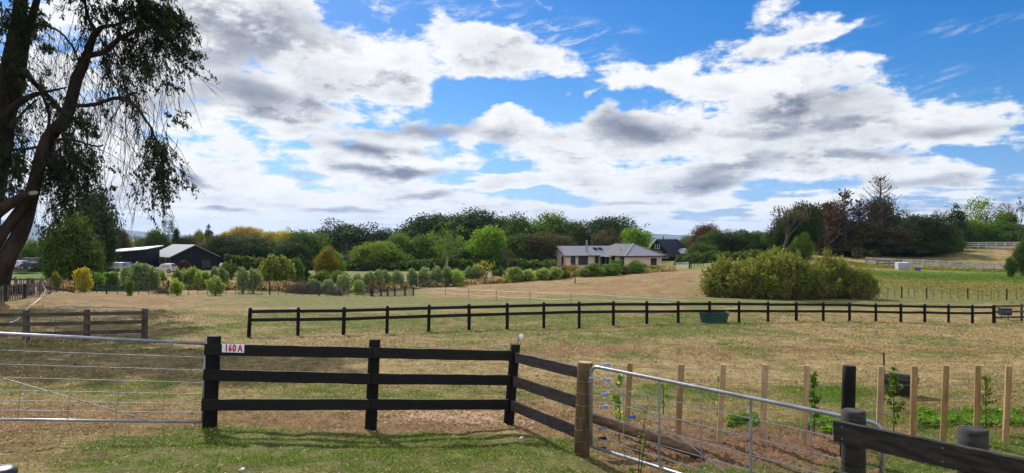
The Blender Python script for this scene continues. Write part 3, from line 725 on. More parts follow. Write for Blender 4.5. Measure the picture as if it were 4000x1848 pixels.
# right hand side
RG = 'trees along the ridge on the right'
for px, d, top, w, f, l, lab in (
 (2700,185,925,95,'round','bush','green round tree at the left end of the right hedge, beside the black house'),
 (2757,178,880,115,'round','russet','russet red topped tree left end of the right hand hedge'),
 (2790,168,904,110,'dome','bush','hedge tree just right of the russet tree'),
 (2850,166,902,110,'dome','darkcon','hedge tree in the middle of the right hand hedge'),
 (2912,166,900,110,'dome','bush','hedge tree above the left end of the grey hill fence'),
 (2968,166,906,100,'dome','bush','hedge tree above the right end of the grey hill fence'),
 (3015,164,908,90,'dome','mid','hedge tree at the right end of the right hand hedge'),
 (2740,160,950,110,'dome','bush','low dark bush at the left foot of the right hand hedge'),
 (3070,128,846,110,'round','darkcon','dusky grey green tree behind the thin bare tree'),
 (3135,126,795,130,'round','darkcon','dark tree left of the brown cypress on the ridge'),
 (3210,124,800,150,'tall','brown','brown and green cypress left of the dead conifers'),
 (3258,123,790,110,'tall','russet','reddish brown cypress left of the dead conifers'),
 (3440,120,776,120,'tall','darkcon','ivy covered trunk of dark green leaves inside the tallest dead conifer'),
 (3340,118,860,210,'dome','brown','broad dark brownish tree below the dead conifers'),
 (3440,116,868,220,'dome','brown','broad dark tree right below the tallest dead conifer'),
 (3545,126,834,150,'dome','darkcon','dark domed tree just right of the dead conifers'),
 (3630,128,842,150,'dome','darkcon','dark domed tree second right of the dead conifers'),
 (3735,132,806,130,'cone','darkcon','dark pointed tree in the middle of the right hand ridge'),
 (3690,132,880,110,'dome','bush','low dark green tree below the pointed ridge tree'),
 (3800,140,860,120,'round','mid','green tree just right of the pointed ridge tree'),
 (3855,146,766,160,'airy','bright','tall loose light green tree on the right hand ridge'),
 (3850,148,790,120,'airy','mid','loose green tree inside the tall light tree on the ridge'),
 (3890,142,868,190,'dome','mid','broad low green tree with forked stem behind the upper rail fence'),
 (3960,144,880,140,'dome','bush','dark green tree at the right edge behind the upper rail fence'),
 (3930,150,830,80,'round','bush','dark green tree between the light tree and the thin birch'),
 (3139,112,912,70,'dome','mid','small bright green tree at the foot of the ridge trees'),
 (3105,112,950,60,'dome','bush','small dark bush at the foot of the ridge trees'),
 (3480,110,950,200,'dome','darkcon','dark undergrowth below the dead conifers by the tan field'),
 (3600,116,945,200,'dome','darkcon','dark undergrowth left of the upper rail fence'),
 (3280,112,960,190,'dome','brown','dark undergrowth above the big willow bush'),
 (3710,122,935,120,'dome','bush','dark undergrowth right at the end of the upper rail fence')):
    d = d+24 if px >= 3700 else (max(d, 134)+(d-110)*.3 if px > 3200 else d)
    plant(px, d, top, w*1.18, f, l, lab, group=RG)
plant(4005, 100, 935, 100, 'dome', 'bush', 'green shrub cut by the right edge of the picture', cat='shrub', name='shrub', parts=('foliage', 'stem'))
plant(3950, 96, 1008, 46, 'shrub', 'bush', 'small dark bush at the end of the weathered rail fence', cat='shrub', name='shrub', parts=('foliage', 'stem'))

# dead, spiky conifers: bare branches sweeping up
def dead_conifer(px, d, top, wpx, label, seed, matn='brush', red=.3):
    loc = g(px, d); H = CAMZ+(HY-top)/F*d-loc.z; wd = wpx/F*d; rd = rnd(seed); rs = np.random.RandomState(seed)
    t = thing('dead_conifer', label, 'tree', loc, 0, 'dead spiky conifers on the right hand ridge')
    mb = MB(); mb.tube([(0,0,-.3),(.1,0,H*.5),(0,.1,H)], [wd*.035, wd*.02, .03], 6); mb.build('trunk', M['twig'], t)
    br = MB(); pts = []
    for i in range(150):
        z = H*(.15+.85*rd.random()**.8); a = rd.uniform(0, 6.28); L = wd*.5*(1.15-z/H)**.75*rd.uniform(.5, 1.15); 
        s = Vector((0,0,z)); d1 = Vector((math.cos(a), math.sin(a), .25)).normalized(); e = s+d1*L+Vector((0,0,L*.45)); m = s+d1*L*.5+Vector((0,0,L*.08))
        br.tube([s, m, e], [.05, .035, .012], 4, False)
        for q in range(7):
            f = rd.uniform(.25, 1); b = s.lerp(m, f*2) if f < .5 else m.lerp(e, f*2-1)
            dd = (d1+Vector((rd.uniform(-.7, .7), rd.uniform(-.7, .7), rd.uniform(.1, 1.0)))).normalized(); e2 = b+dd*L*rd.uniform(.12, .3)
            br.tube([b, e2], [.022, .010], 3, False); pts.append(e2)
    br.build('branches', M['twig' if red < .5 else 'brush'], t)
    P_ = np.array([list(p) for p in pts]); k = rs.rand(len(P_)) < red; P_ = P_[k]
    V, Q = leaves(P_, rs.normal(0, 1, P_.shape), .32, rs, 0, 1.8)
    link('foliage', np_mesh('foliage', V, Q, LM['russet'], {'rnd': np.repeat(rs.rand(len(P_)), 4)}), t)
dead_conifer(3440, 133, 698, 250, 'tallest dead conifer with bare upswept branches on the ridge', 3, red=.15)
dead_conifer(3298, 133, 752, 150, 'second dead conifer, reddish and bare, left of the tallest', 4, red=.35)
dead_conifer(3358, 134, 790, 130, 'smallest dead conifer, between the two taller dead ones', 5, red=.25)
dead_conifer(3235, 132, 800, 130, 'leftmost dead conifer with rusty needles left on the twigs', 8, red=.8)
# bare deciduous trees
def bare_tree(px, d, top, wpx, label, seed, leaf='brown', nleaf=500):
    loc = g(px, d); H = CAMZ+(HY-top)/F*d-loc.z; wd = wpx/F*d; rs = np.random.RandomState(seed)
    t = thing('bare_tree', label, 'tree', loc, rs.uniform(0, 6), None, (wd, wd, H)); rd = rnd(seed)
    mb = MB(); tips = []
    def grow(p, dr, L, r, lv):
        e = p+dr*L; m = p+dr*L*.5+Vector((rd.uniform(-.1,.1), rd.uniform(-.1,.1), 0))*L; mb.tube([p, m, e], [r, r*.8, r*.6], 5 if lv < 2 else 3, False)
        tips.append(e)
        if lv >= 5: return
        for k in range(3 if lv else 4):
            q = (dr+Vector((rd.uniform(-.75,.75), rd.uniform(-.75,.75), rd.uniform(-.05,.45)))).normalized()
            grow(m.lerp(e, rd.uniform(.3, 1)), q, L*rd.uniform(.55,.8), r*.55, lv+1)
    grow(Vector((0,0,-.02)), Vector((0,0,1)), .33, .016, 0); 
    zs = max(v[2] for v in mb.V); xs = max(abs(v[0]) for v in mb.V); mb.V = [(v[0]/xs*.5, v[1]/xs*.5, v[2]/zs) for v in mb.V]
    mb.build('branches', M['twig'], t)
    P_ = np.array([[q[0]/xs*.5, q[1]/xs*.5, q[2]/zs] for q in tips])[4:]; P_ = P_[rs.randint(0, len(P_), nleaf)]+rs.normal(0, .015, (nleaf, 3))
    V, Q = leaves(P_, rs.normal(0, 1, P_.shape), .035, rs); link('foliage', np_mesh('foliage', V, Q, LM[leaf], {'rnd': np.repeat(rs.rand(nleaf), 4)}), t)
bare_tree(3068, 116, 800, 120, 'thin almost leafless tree at the left end of the ridge trees', 21, 'brown', 500)
bare_tree(3676, 150, 806, 90, 'bare pinkish tree left of the dark pointed ridge tree', 22, 'russet', 150)
bare_tree(3978, 158, 765, 85, 'thin pale birch without leaves near the right edge', 23, 'russet', 200)
bare_tree(1984, 138, 960, 62, 'small leafless tree standing before the wood behind the shrubs', 24, 'brown', 20)
bare_tree(1900, 92, 1016, 95, 'half bare yellowing shrub tree in the planted row', 25, 'yellow', 260)
bare_tree(2245, 84, 1030, 100, 'brown leafless shrub in the planted row before the beige house', 26, 'orange', 500)
bare_tree(1490, 74, 1092, 70, 'small orange leaved sapling at the corner of the batten fence', 27, 'orange', 200)

# weeping willow, orange tree
def willow(px, d, top, wpx, label, seed, leaf='olive', n=90):
    loc = g(px, d); H = CAMZ+(HY-top)/F*d-loc.z; wd = wpx/F*d; rs = np.random.RandomState(seed); rd = rnd(seed)
    t = thing('willow_tree', label, 'tree', loc); mb = MB(); mb.tube([(0,0,-.2),(.1,0,H*.35),(0,.1,H*.6)], [.2,.15,.08], 7); C = []
    for i in range(n):
        a = rd.uniform(0, 6.28); q = wd*.5*rd.uniform(.15, 1)**.7; apex = Vector((math.cos(a)*q*.75, math.sin(a)*q*.75, H*rd.uniform(.62, 1.0)*(1-.25*(q/(wd*.5))**2)))
        end = Vector((math.cos(a)*q, math.sin(a)*q, max(apex.z-H*rd.uniform(.35, .8), .15)))
        b = Vector((0,0,H*.45)); mb.tube([b, b.lerp(apex, .6)+Vector((0,0,.2)), apex], [.05,.03,.015], 4, False)
        pts = [apex.lerp(end, f)+Vector((math.cos(a), math.sin(a), 0))*math.sin(f*3.14)*q*.15 for f in (0,.25,.5,.75,1)]
        mb.tube(pts, .010, 3, False)
        for f in np.linspace(0, 1, 42): C.append(list(apex.lerp(end, f)+Vector((math.cos(a), math.sin(a), 0))*math.sin(f*3.14)*q*.15+Vector((rd.gauss(0,.10), rd.gauss(0,.10), rd.gauss(0,.06)))))
    mb.build('trunk', M['bark'], t); C = np.array(C); V, Q = leaves(C, rs.normal(0, 1, C.shape), .17, rs, 1.0, 1.9)
    link('crown', np_mesh('crown', V, Q, LM[leaf], {'rnd': np.repeat(np.clip(rs.normal(.5,.25,len(C)),0,1), 4)}), t)
willow(1085, 84, 988, 150, 'olive yellow weeping willow behind the wire fence', 31, n=150)
willow(1155, 88, 1000, 70, 'smaller drooping willow at the right of the weeping willow', 32, 'mid', n=40)
plant(1275, 108, 968, 104, 'tall', 'orange', 'orange and green autumn tree left of the white roofed cottage')
plant(1310, 112, 985, 70, 'tall', 'bright', 'green tree touching the right side of the orange autumn tree')

# planted shrubs
SG = 'planted shrubs behind the wire fence and along the house boundary'
K = [(546,68,1030,112,'shrub','grey','wide grey green shrub in front of the tarp covered trailer'),
 (500,70,1042,60,'shrub','grey','grey shrub at the left end of the wide grey green shrub'),
 (600,69,1044,60,'shrub','grey','grey shrub at the right end of the wide grey green shrub'),
 (630,72,1056,46,'lollipop','lime','small pale shrub below the parked pale car'),(689,72,1048,34,'shrub','lime','narrow pale shrub left of the wire dome'),
 (718,72,1052,50,'shrub','grey','pale shrub just below the wire dome'),(752,72,1044,56,'shrub','lime','pale shrub right below the wire dome'),
 (773,71,1056,36,'lollipop','lime','tiny pale shrub below the barn window'),(803,72,1062,50,'shrub','lime','low pale shrub right of the barn window'),
 (836,72,1044,42,'shrub','grey','narrow pale shrub below the barn corner'),(868,73,1046,56,'shrub','grey','pale shrub below the white roof scrap'),
 (947,68,1046,66,'lollipop','grey','tall grey green shrub left of its twin before the willow'),(990,69,1052,66,'lollipop','grey','tall grey green shrub right of its twin before the willow'),
 (885,100,1030,90,'shrub','bush','dark green bush right of the barn behind the pale shrubs'),(1190,90,1045,60,'shrub','darkcon','dark bush at the right of the weeping willow'),
 (370,66,1062,80,'shrub','mid','low green bush below the tarp covered trailer'),(435,68,1060,70,'shrub','mid','low bright bush between the yellow shrub and the grey one'),
 (1225,74,1090,60,'shrub','grey','pale low shrub left of the slim one below the orange tree'),(1283,74,1092,54,'lollipop','grey','pale slim shrub below the orange tree'),
 (1250,84,1060,90,'shrub','mid','green bush below the orange tree'),(1330,92,1058,90,'shrub','mid','green bush before the white roofed cottage'),
 (1342,76,1072,54,'lollipop','grey','grey green standard below the white roofed cottage'),(1397,78,1072,48,'lollipop','grey','grey green standard right of the cottage'),
 (1400,74,1095,56,'shrub','lime','pale low shrub under the standards right of the cottage'),(1429,79,1070,40,'lollipop','grey','second grey green standard right of the cottage'),
 (1449,80,1062,42,'lollipop','grey','third grey green standard right of the cottage'),(1476,81,1054,44,'lollipop','grey','fourth grey green standard right of the cottage'),
 (1506,82,1056,46,'lollipop','grey','fifth grey green standard, above the orange leaved sapling'),(1554,83,1058,50,'lollipop','grey','round grey green standard at the end of the batten fence'),
 (1611,85,1051,46,'lollipop','grey','grey green standard first right of the wider gap in the row'),(1657,86,1046,50,'lollipop','grey','grey green standard second right of the wider gap in the row'),
 (1707,87,1043,52,'lollipop','grey','grey green standard left of the gum trunk'),(1750,88,1043,52,'lollipop','grey','grey green standard right under the gum trunk'),
 (1786,87,1052,66,'shrub','lime','yellow green shrub right of the gum trunk'),(1830,92,1044,50,'lollipop','grey','grey green standard left part of the double bush'),
 (1862,93,1036,64,'lollipop','grey','large grey green standard, right part of the double bush'),
 (2011,93,1044,62,'shrub','lime','yellow green shrub right of the half bare yellowing one'),(2038,94,1072,22,'shrub','darkcon','narrow dark shrub in the planted row'),
 (2066,94,1052,50,'shrub','lime','thin yellow green shrub left of the cabbage tree'),(2118,95,1048,60,'shrub','lime','yellow green shrub under the cabbage tree'),
 (2146,95,1072,24,'shrub','darkcon','narrow dark shrub below the cabbage tree'),(2168,96,1044,56,'shrub','lime','yellow green shrub right of the cabbage tree'),
 (2210,97,1056,40,'shrub','olive','thin olive shrub left of the brown leafless shrub'),(2283,98,1052,44,'shrub','olive','thin olive shrub right of the brown leafless shrub'),
 (2315,99,1030,66,'shrub','mid','loose green shrub before the porch of the beige house'),(2355,100,1056,40,'shrub','olive','low olive shrub right of the porch'),
 (2389,101,1030,74,'shrub','mid','green rounded shrub before the wall of the beige house'),(2408,118,1014,48,'shrub','mid','dense green shrub against the beige house wall'),
 (2437,103,1040,40,'shrub','brown','thin brownish shrub between two round green ones'),(2482,104,1018,72,'shrub','mid','rounded dense green bush before the beige house corner'),
 (2545,108,1040,44,'shrub','olive','thin shrub right of the rounded dense green bush'),(2590,112,1042,34,'shrub','brown','low brown shrub at the right end of the planted row'),
 (1755,110,1060,40,'shrub','bush','dark small bush behind the standards'),(1950,112,1050,50,'shrub','bush','dark small bush behind the yellow green shrubs'),
 (2170,125,1040,70,'shrub','brown','brown flower bed bush before the left gable of the beige house'),(2215,122,1040,60,'shrub','russet','reddish bush before the tall windows of the beige house')]
for px, d, top, w, f, l, lab in K: plant(px, d, top, w*(1.12 if 1990 < px < 2600 else .92 if px < 1300 else 1.04), f, l, lab, cat='shrub', name='shrub', group=SG, parts=('foliage', 'stem'))
YS = [(325,63,1048,60,'shrub','yellow','bright yellow shrub right of the feathery green tree','foliage'),(222,62,1062,34,'lollipop','olive','small yellow green tree at the corner of the wire fence',''),
 (508,60.5,1095,28,'shrub','mid','slim dark green shrub growing in the wire fence',''),(692,60,1090,50,'lollipop','lime','round pale green shrub in the wire fence',''),
 (841,60.5,1082,66,'lollipop','lime','larger round pale green shrub in the wire fence','')]
for px, d, top, w, f, l, lab, _ in YS: plant(px, d, top, w*1.1, f, l, lab, cat='shrub', name='shrub', parts=('foliage', 'stem'))
for px, d, top, w, lab in ((660,66,1085,40,'dry bush'),):
    pass
# scrub along the foot of the wood and of the planted rows
def undergrowth(px0, px1, d0, d1, n, h, size, leaf, name, lab, cat, seed, spread=1.0):
    rs = np.random.RandomState(seed); px = rs.uniform(px0, px1, n); f = (px-px0)/(px1-px0); d = d0+(d1-d0)*f+rs.normal(0, spread, n); x = (px-2000)/F*d
    hh = h*(.25+1.1*fbm(x*.5+seed, d*.5, 3)); z = gz(x, d)+rs.uniform(0, 1, n)**.8*hh; C = np.stack([x, d, z], 1)
    V, Q = leaves(C, rs.normal(0, 1, C.shape), size, rs, -.4, 2.0); r = np.clip(rs.normal(.45, .25, n)+(fbm(x*1.1, d*1.1+seed, 3)-.5)*.8, 0, 1)
    tag(link(name, np_mesh(name, V, Q, LM[leaf], {'rnd': np.repeat(r, 4)})), lab, cat, kind='stuff')
undergrowth(1560, 2640, 84, 110, 20000, .7, .16, 'straw', 'long_grass', 'long rough grass along the foot of the planted row and boundary fence', 'grass', 61)
undergrowth(1960, 2600, 93, 112, 7000, 1.0, .18, 'olive', 'scrub', 'loose pale green scrub filling the planted row before the beige house', 'scrub', 62)
undergrowth(1230, 2170, 150, 140, 16000, 2.1, .36, 'bush', 'undergrowth', 'dark green undergrowth along the foot of the central wood', 'undergrowth', 63)
undergrowth(150, 1560, 66, 82, 22000, .8, .17, 'straw', 'dry_grass', 'tall dry grass behind the wire fence on the left', 'grass', 64)
undergrowth(330, 1560, 68, 84, 7000, .7, .18, 'lime', 'low_scrub', 'low pale green scrub between the planted shrubs on the left', 'scrub', 65)
undergrowth(880, 1240, 146, 150, 15000, 3.0, .42, 'bush', 'wood_edge', 'dull undergrowth below the trees right of the black barn', 'undergrowth', 66)
undergrowth(2640, 3100, 150, 122, 14000, 2.0, .34, 'bush', 'hedge_foot', 'dark undergrowth below the right hand hedge', 'undergrowth', 67)
undergrowth(3330, 3760, 128, 146, 14000, 1.5, .3, 'brown', 'bank_scrub', 'dull scrub along the upper edge of the tan field', 'scrub', 68)
undergrowth(3340, 4100, 112, 110, 6000, .3, .18, 'olive', 'bank_grass', 'rough grass at the foot of the sun bleached rail fence', 'grass', 69)
undergrowth(3340, 4200, 97, 90, 22000, .12, .08, 'mid', 'bank_green_grass', 'lush green grass on the bank at the right', 'grass', 70, 4.5)
undergrowth(3340, 4200, 84, 74, 14000, .16, .08, 'straw', 'bank_dry_grass', 'dead brown grass on the bank at the right', 'grass', 71, 6)
undergrowth(3340, 4200, 84, 72, 14000, .18, .08, 'olive', 'bank_rough_grass', 'dull green rough grass mixed into the dead grass of the bank', 'grass', 72, 7)
# cabbage trees: a head of sword leaves
def cordyline(px, d, top, wpx, label, seed):
    loc = g(px, d); H = CAMZ+(HY-top)/F*d-loc.z; r = wpx/F*d*.5; rd = rnd(seed); t = thing('cabbage_tree', label, 'tree', loc)
    MB().tube([(0,0,-.1),(.03,0,H-r*.8)], [.09,.07], 7).build('trunk', M['bark'], t); mb = MB()
    for i in range(90):
        a = rd.uniform(0, 6.28); e = rd.uniform(-.5, 1.4); c = Vector((0,0,H-r*.85)); dr = Vector((math.cos(a)*math.cos(e), math.sin(a)*math.cos(e), math.sin(e)))
        s = dr.cross(Vector((0,0,1))).normalized()*.05; L = r*rd.uniform(.8, 1.15); m = c+dr*L*.6; q = c+dr*L-Vector((0,0,L*.12)); mb.add([c-s*.4, m-s, q, m+s, c+s*.4], [(0,1,2,3,4)])
    o = mb.build('leaves', LM['mid'], t); return o
cordyline(2136, 112, 1012, 44, 'spiky cabbage tree before the left gable of the beige house', 1)
cordyline(1925, 108, 1028, 56, 'spiky cabbage tree behind the half bare yellowing shrub', 2)
cordyline(1955, 106, 1045, 34, 'small spiky cabbage tree left of the tan bank', 3)

# big willow bush on the right: many upright wands
def big_bush(px, d, top, wpx, label, seed, n, leaf='olive', depth=.55):
    loc = g(px, d); H = CAMZ+(HY-top)/F*d-loc.z; a = wpx/F*d*.5; b = a*depth; rs = np.random.RandomState(seed); rd = rnd(seed)
    t = thing('willow_bush', label, 'bush', loc, 0, 'willow bushes behind the long black fence'); mb = MB(); C = []; N = []
    for i in range(n):
        th = rd.uniform(0, 6.28); q = math.sqrt(rd.random()); x = math.cos(th)*q*a*.95; y = math.sin(th)*q*b*.95
        env = max(1-q**2.6, 0)**.5; hh = H*(.78*env+.1)*(.70+.50*float(fbm(np.array(x*.55+seed), np.array(y*.55), 3)))+(H*.1 if rd.random() < .25 else 0)*env
        hh = min(hh*(1.18 if rd.random() < .12 else 1), H*1.12); s = Vector((x*.80, y*.80, -.05)); L = max(hh, .5); ln = Vector((x*.22, y*.22, 0))
        e = s+ln+Vector((rd.gauss(0, .25), rd.gauss(0, .25), L)); m = s.lerp(e, .5)+Vector((x*.06, y*.06, 0)); mb.tube([s, m, e], [.028, .018, .006], 3, False)
        k = int(14+L*19)
        for f in np.sqrt(rs.uniform(.01, 1, k)):
            c = s.lerp(m, f*2) if f < .5 else m.lerp(e, f*2-1); sp = .32*(1.1-f*.8); C.append((c.x+rs.normal(0, sp), c.y+rs.normal(0, sp), max(c.z+rs.normal(0, .12), .03)))
    C = np.array(C); V, Q = leaves(C, rs.normal(0, 1, C.shape), .10, rs, .3, 2.1)
    r = np.clip(rs.normal(.50, .26, len(C))+(fbm(C[:,0]*1.3, C[:,2]*1.3+C[:,1], 3)-.5)*.8, 0, 1)
    link('foliage', np_mesh('foliage', V, Q, LM[leaf], {'rnd': np.repeat(r, 4)}), t); mb.build('stems', M['brush'], t)
big_bush(3020, 60.5, 984, 560, 'huge rounded olive green willow bush behind the long black fence', 41, 750)
big_bush(3240, 61, 970, 190, 'taller willow clump rising from the right half of the huge bush', 44, 170, depth=.8)
big_bush(3340, 60, 1012, 170, 'darker willow bush at the right end of the huge bush', 42, 170, 'olive', .8)
big_bush(2830, 61, 985, 190, 'willow clump at the left half of the huge bush', 43, 160, depth=.8)

# brush pile: a heap of dead twigs
def brush_pile(px, d, wpx, hpx, label, seed, n=500):
    loc = g(px, d); a = wpx/F*d*.5; H = hpx/F*d; rd = rnd(seed); mb = MB()
    for i in range(n):
        th = rd.uniform(0, 6.28); q = rd.random()**.6; x = math.cos(th)*q*a; y = math.sin(th)*q*a*.5; z = H*(1-q*q)*rd.random(); L = rd.uniform(.4, 1.3); az_ = rd.uniform(0, 6.28); e = rd.gauss(.1, .45)
        dr = Vector((math.cos(az_)*math.cos(e), math.sin(az_)*math.cos(e), math.sin(e)))*L; p = Vector((x, y, max(z, .03))); qv = p+dr; qv.z = max(qv.z, .02)
        mb.tube([p, p.lerp(qv, .5)+Vector((0, 0, rd.gauss(0, .06))), qv], [.018, .012, .005], 3, False)
    o = mb.build('brush_pile', M['brush'], None); o.location = loc; tag(o, label, 'brush pile'); return o
brush_pile(1190, 74, 165, 46, 'heap of dead grey pink branches behind the wire fence', 51, 1500)
brush_pile(1315, 70, 46, 26, 'small dead brown tussock of twigs right of the brush heap', 52, 250)
brush_pile(640, 64, 60, 16, 'low dead bush by the foot of the wire fence', 53, 160)
brush_pile(1020, 76, 90, 30, 'brown dead scrub under the weeping willow', 54, 350)
brush_pile(880, 74, 80, 26, 'brown dead scrub under the pale shrubs right of the barn', 55, 300)
# ---------------------------------------------------------------- fences
def fence(name, label, cat, root, group=None): return thing(name, label, cat, root, 0, group)
def round_post(t, top, bot, r, matn, topm=None, seg=16, seed=0, name='post'):
    o = t.location; top = Vector(top)-o; bot = Vector(bot)-o; d = top-bot; rd = rnd(seed+1); mb = MB()
    n = 7; pts = [bot+d*(i/(n-1)) for i in range(n)]; rr = [r*(1.06-.06*i/(n-1))*rd.uniform(.985, 1.015) for i in range(n)]
    pts.append(top+d.normalized()*.004); rr.append(r*.93); mb.tube(pts, rr, seg, True)
    p = mb.build(name, M[matn], t, smooth=False)
    for f in p.data.polygons:
        f.use_smooth = len(f.vertices) == 4
    if topm: 
        c = MB(); u = d.normalized(); c.tube([top+u*.005, top+u*.009], [r*.9, r*.88], seg); c.build('post_top', M[topm], p)
    return p
def board(t, a, b, th, h, matn, seed=0, name='rail', seg=10, jit=.004):
    o = t.location; return MB().beam(Vector(a)-o, Vector(b)-o, th, h, seg, jit, rnd(seed)).build(name, M[matn], t)
# near black fence with its side panel
A, Bp, C, D = 9.4, 9.9, 10.7, 9.0
nf = fence('rail_fence', 'near black three rail fence carrying the number sign, ending at a brown post', 'fence', P(820, 1665, A))
round_post(nf, P(837,1314,A), P(817,1720,A), .087, 'blackwood', 'blacktop', seed=1)
round_post(nf, P(1464,1327,Bp), P(1446,1730,Bp), .080, 'blackwood', 'blacktop', seed=2)
round_post(nf, P(2013,1346,C), P(1981,1720,C), .076, 'blackwood', 'blacktop', seed=3)
bd = round_post(nf, P(2286,1417,D), P(2268,1850,D), .095, 'rawpost', 'posttop', seed=4, seg=20); bd['label'] = 'brown treated end post wrapped in wire'
hb = .148; dd = .115
for k, ((y0, y1, y2), xl) in enumerate((((1365,1379,1390), 799), ((1464,1480,1485), 795), ((1581,1580,1580), 788))):
    jx = 1455-5*k
    board(nf, P(xl,y0,A-dd), P(jx-1,y1,Bp-dd), .035, hb, 'blackrail', k); board(nf, P(jx+1,y1,Bp-dd), P(1998-7*k,y2,C-dd), .035, hb, 'blackrail', k+5)
for k, (l, r, xr) in enumerate(((1396,1456,2267), (1489,1573,2260), (1584,1688,2253))):
    a = P(2016-8*k,l,C-.10); b = P(xr,r,D+.10); bo = board(nf, a, b, .035, .150, 'sideboard', k+9); bo['label'] = 'weathered grey brown board'
    e = (b-a).normalized(); o = nf.location; MB().beam(b-o+e*.001, b-o+e*.006, .034, .146).build('cut_end', M['endgrain'], bo)
for k in range(8):
    f = .06+k*.125; c = P(2286,1417,D).lerp(P(2270,1790,D), f)-nf.location; mb = MB(); n = 20
    mb.tube([c+Vector((math.cos(2*math.pi*i/n)*.0985, math.sin(2*math.pi*i/n)*.0985, .006*math.sin(i+k))) for i in range(n+1)], .0022, 5); mb.build('wire_binding', M['wire'], nf)
# number sign
sg = thing('number_sign', 'white plate with the red number 160 A on the near black fence', 'sign', P(911,1361,A-.155)); L0 = P(868,1361,A-.155); L1 = P(954,1363,A-.145)
ux = (L1-L0).normalized(); sg.rotation_euler = (0, math.asin(-ux.z), math.atan2(ux.y, ux.x)); w_ = (L1-L0).length
MB().box((0,0,0), (w_, .006, .107)).build('plate', mat('white_sign_plate', (.72,.76,.86), (.66,.70,.80), 3, .4), sg)
M['red'] = mat('red_lettering', (.55,.012,.015), (.48,.01,.012), 3, .5); M['redshadow'] = mat('dark_red_outline', (.16,.01,.012), None, 3, .5)
def text_part(s, matn, size, off, x, y, ext, parent, name):
    cu = bpy.data.curves.new('t', 'FONT'); cu.body = s; cu.size = size; cu.offset = off; cu.extrude = ext; cu.space_character = 1.22; cu.align_x = 'CENTER'; cu.align_y = 'CENTER'
    to = bpy.data.objects.new('t', cu); COL.objects.link(to); bpy.context.view_layer.update()
    me = bpy.data.meshes.new_from_object(to.evaluated_get(bpy.context.evaluated_depsgraph_get())); bpy.data.objects.remove(to); me.materials.clear(); me.materials.append(M[matn])
    me.transform(Matrix.Translation((x, y, .0)) @ Matrix.Rotation(R(90), 4, 'X') @ Matrix.Diagonal((.66, 1, 1, 1)))
    me.name = name; return link(name, me, parent)
text_part('160', 'redshadow', .125, .0048, -.034, -.0042, .0006, sg, 'letter_outline'); text_part('160', 'red', .125, .0028, -.037, -.0056, .0006, sg, 'lettering')
text_part('A', 'redshadow', .125, .0040, .092, -.0042, .0006, sg, 'letter_outline'); text_part('A', 'red', .125, .0024, .089, -.0056, .0006, sg, 'lettering')
# bent rod with a white scrap on the third black post
t = thing('wire_rod', 'bent wire with a white plastic scrap standing on the third black post', 'rod', P(2020,1343,C)); o = t.location
MB().tube([P(2020,1350,C)-o, P(2027,1322,C)-o, P(2033,1309,C)-o], .006, 6).build('rod', M['darkpost'], t)
mb = MB(); mb.lathe([(.001,.05),(.03,.035),(.034,0),(.028,-.035),(.001,-.05)], tuple(P(2036,1316,C)-o), 12, 1, .5); mb.build('plastic_scrap', M['white'], t, smooth=True)
for (px, py, s, lab) in ((2077,1657,.05,'scrap of white plastic on the soil under the side panel'),(2034,1716,.055,'scrap of pale plastic on the grass by the third black post'),(944,1840,.05,'pale stone chip in the grass at the bottom of the picture')):
    d = 9.2
    for _ in range(30):
        q = g(px, d); yy = HY-(q.z-CAMZ)/q.y*F; d *= 1+(yy-py)/(py-HY)*.5
    q = g(px, d); mb = MB(); rd = rnd(px); 
    mb.add([(-s*.6,0,0),(s*.4,-s*.5,.01),(s*.7,s*.2,.02),(0,s*.5,.01),(.0,.0,s*.55)], [(0,1,4),(1,2,4),(2,3,4),(3,0,4),(3,2,1,0)]); b = mb.build('litter', M['white'], None); b.location = q+Vector((0,0,.01)); tag(b, lab, 'litter')

# left gate
def lerp(a, b, f): return a+(b-a)*f
gt = thing('farm_gate', 'long galvanised wire gate closing against the near black fence on the left', 'gate', P(795,1650,9.35)); o = gt.location
TR, TL = P(803,1342,9.33), P(0,1304,8.7); BR, BLp = P(790,1649,9.33), P(0,1638,8.7)
TL = lerp(TR, TL, 1.75); BLp = lerp(BR, BLp, 1.75)
mb = MB(); mb.tube([TR-o, lerp(TR,TL,.96)-o, lerp(TR,TL,.99)-o+Vector((0,0,-.04)), TL-o+Vector((0,0,-.15)), BLp-o], .0215, 12); mb.build('frame', M['galv'], gt, smooth=True)
MB().tube([BR-o, BLp-o], .017, 12).build('bottom_tube', M['galv'], gt, smooth=True); MB().tube([TR-o, BR-o], .014, 8).build('end_tube', M['galv'], gt, smooth=True)
for f in (.262, .537-.02, .80, 1.0): pass
for yr, yl in ((420,372),(505,465),(588,552),(665,637),(730,706),(787,772)):
    a = P(800,1150+yr/1.705,9.33); b = P(0,1150+yl/1.705,8.7); MB().tube([a-o, lerp(a,b,1.75)-o], .0042, 6).build('wire', M['wire'], gt)
def on(a, b, px):     # point of segment a-b seen in column px
    k = (px-2000)/F; f = (k*a.y-a.x)/((b.x-a.x)-k*(b.y-a.y)); return lerp(a, b, f)
for xt, xb in ((1130,1080),(828,770),(505,450),(175,118),(-160,-215),(-500,-560)):
    MB().tube([on(TR,TL,xt/1.705)-o, on(BR,BLp,xb/1.705)-o], .0042, 6).build('stay', M['wire'], gt)
MB().tube([on(BR,BLp,596)-o, P(-20,1468,8.7)-o, P(-700,1250,8.2)-o], .006, 6).build('brace', M['wire'], gt)

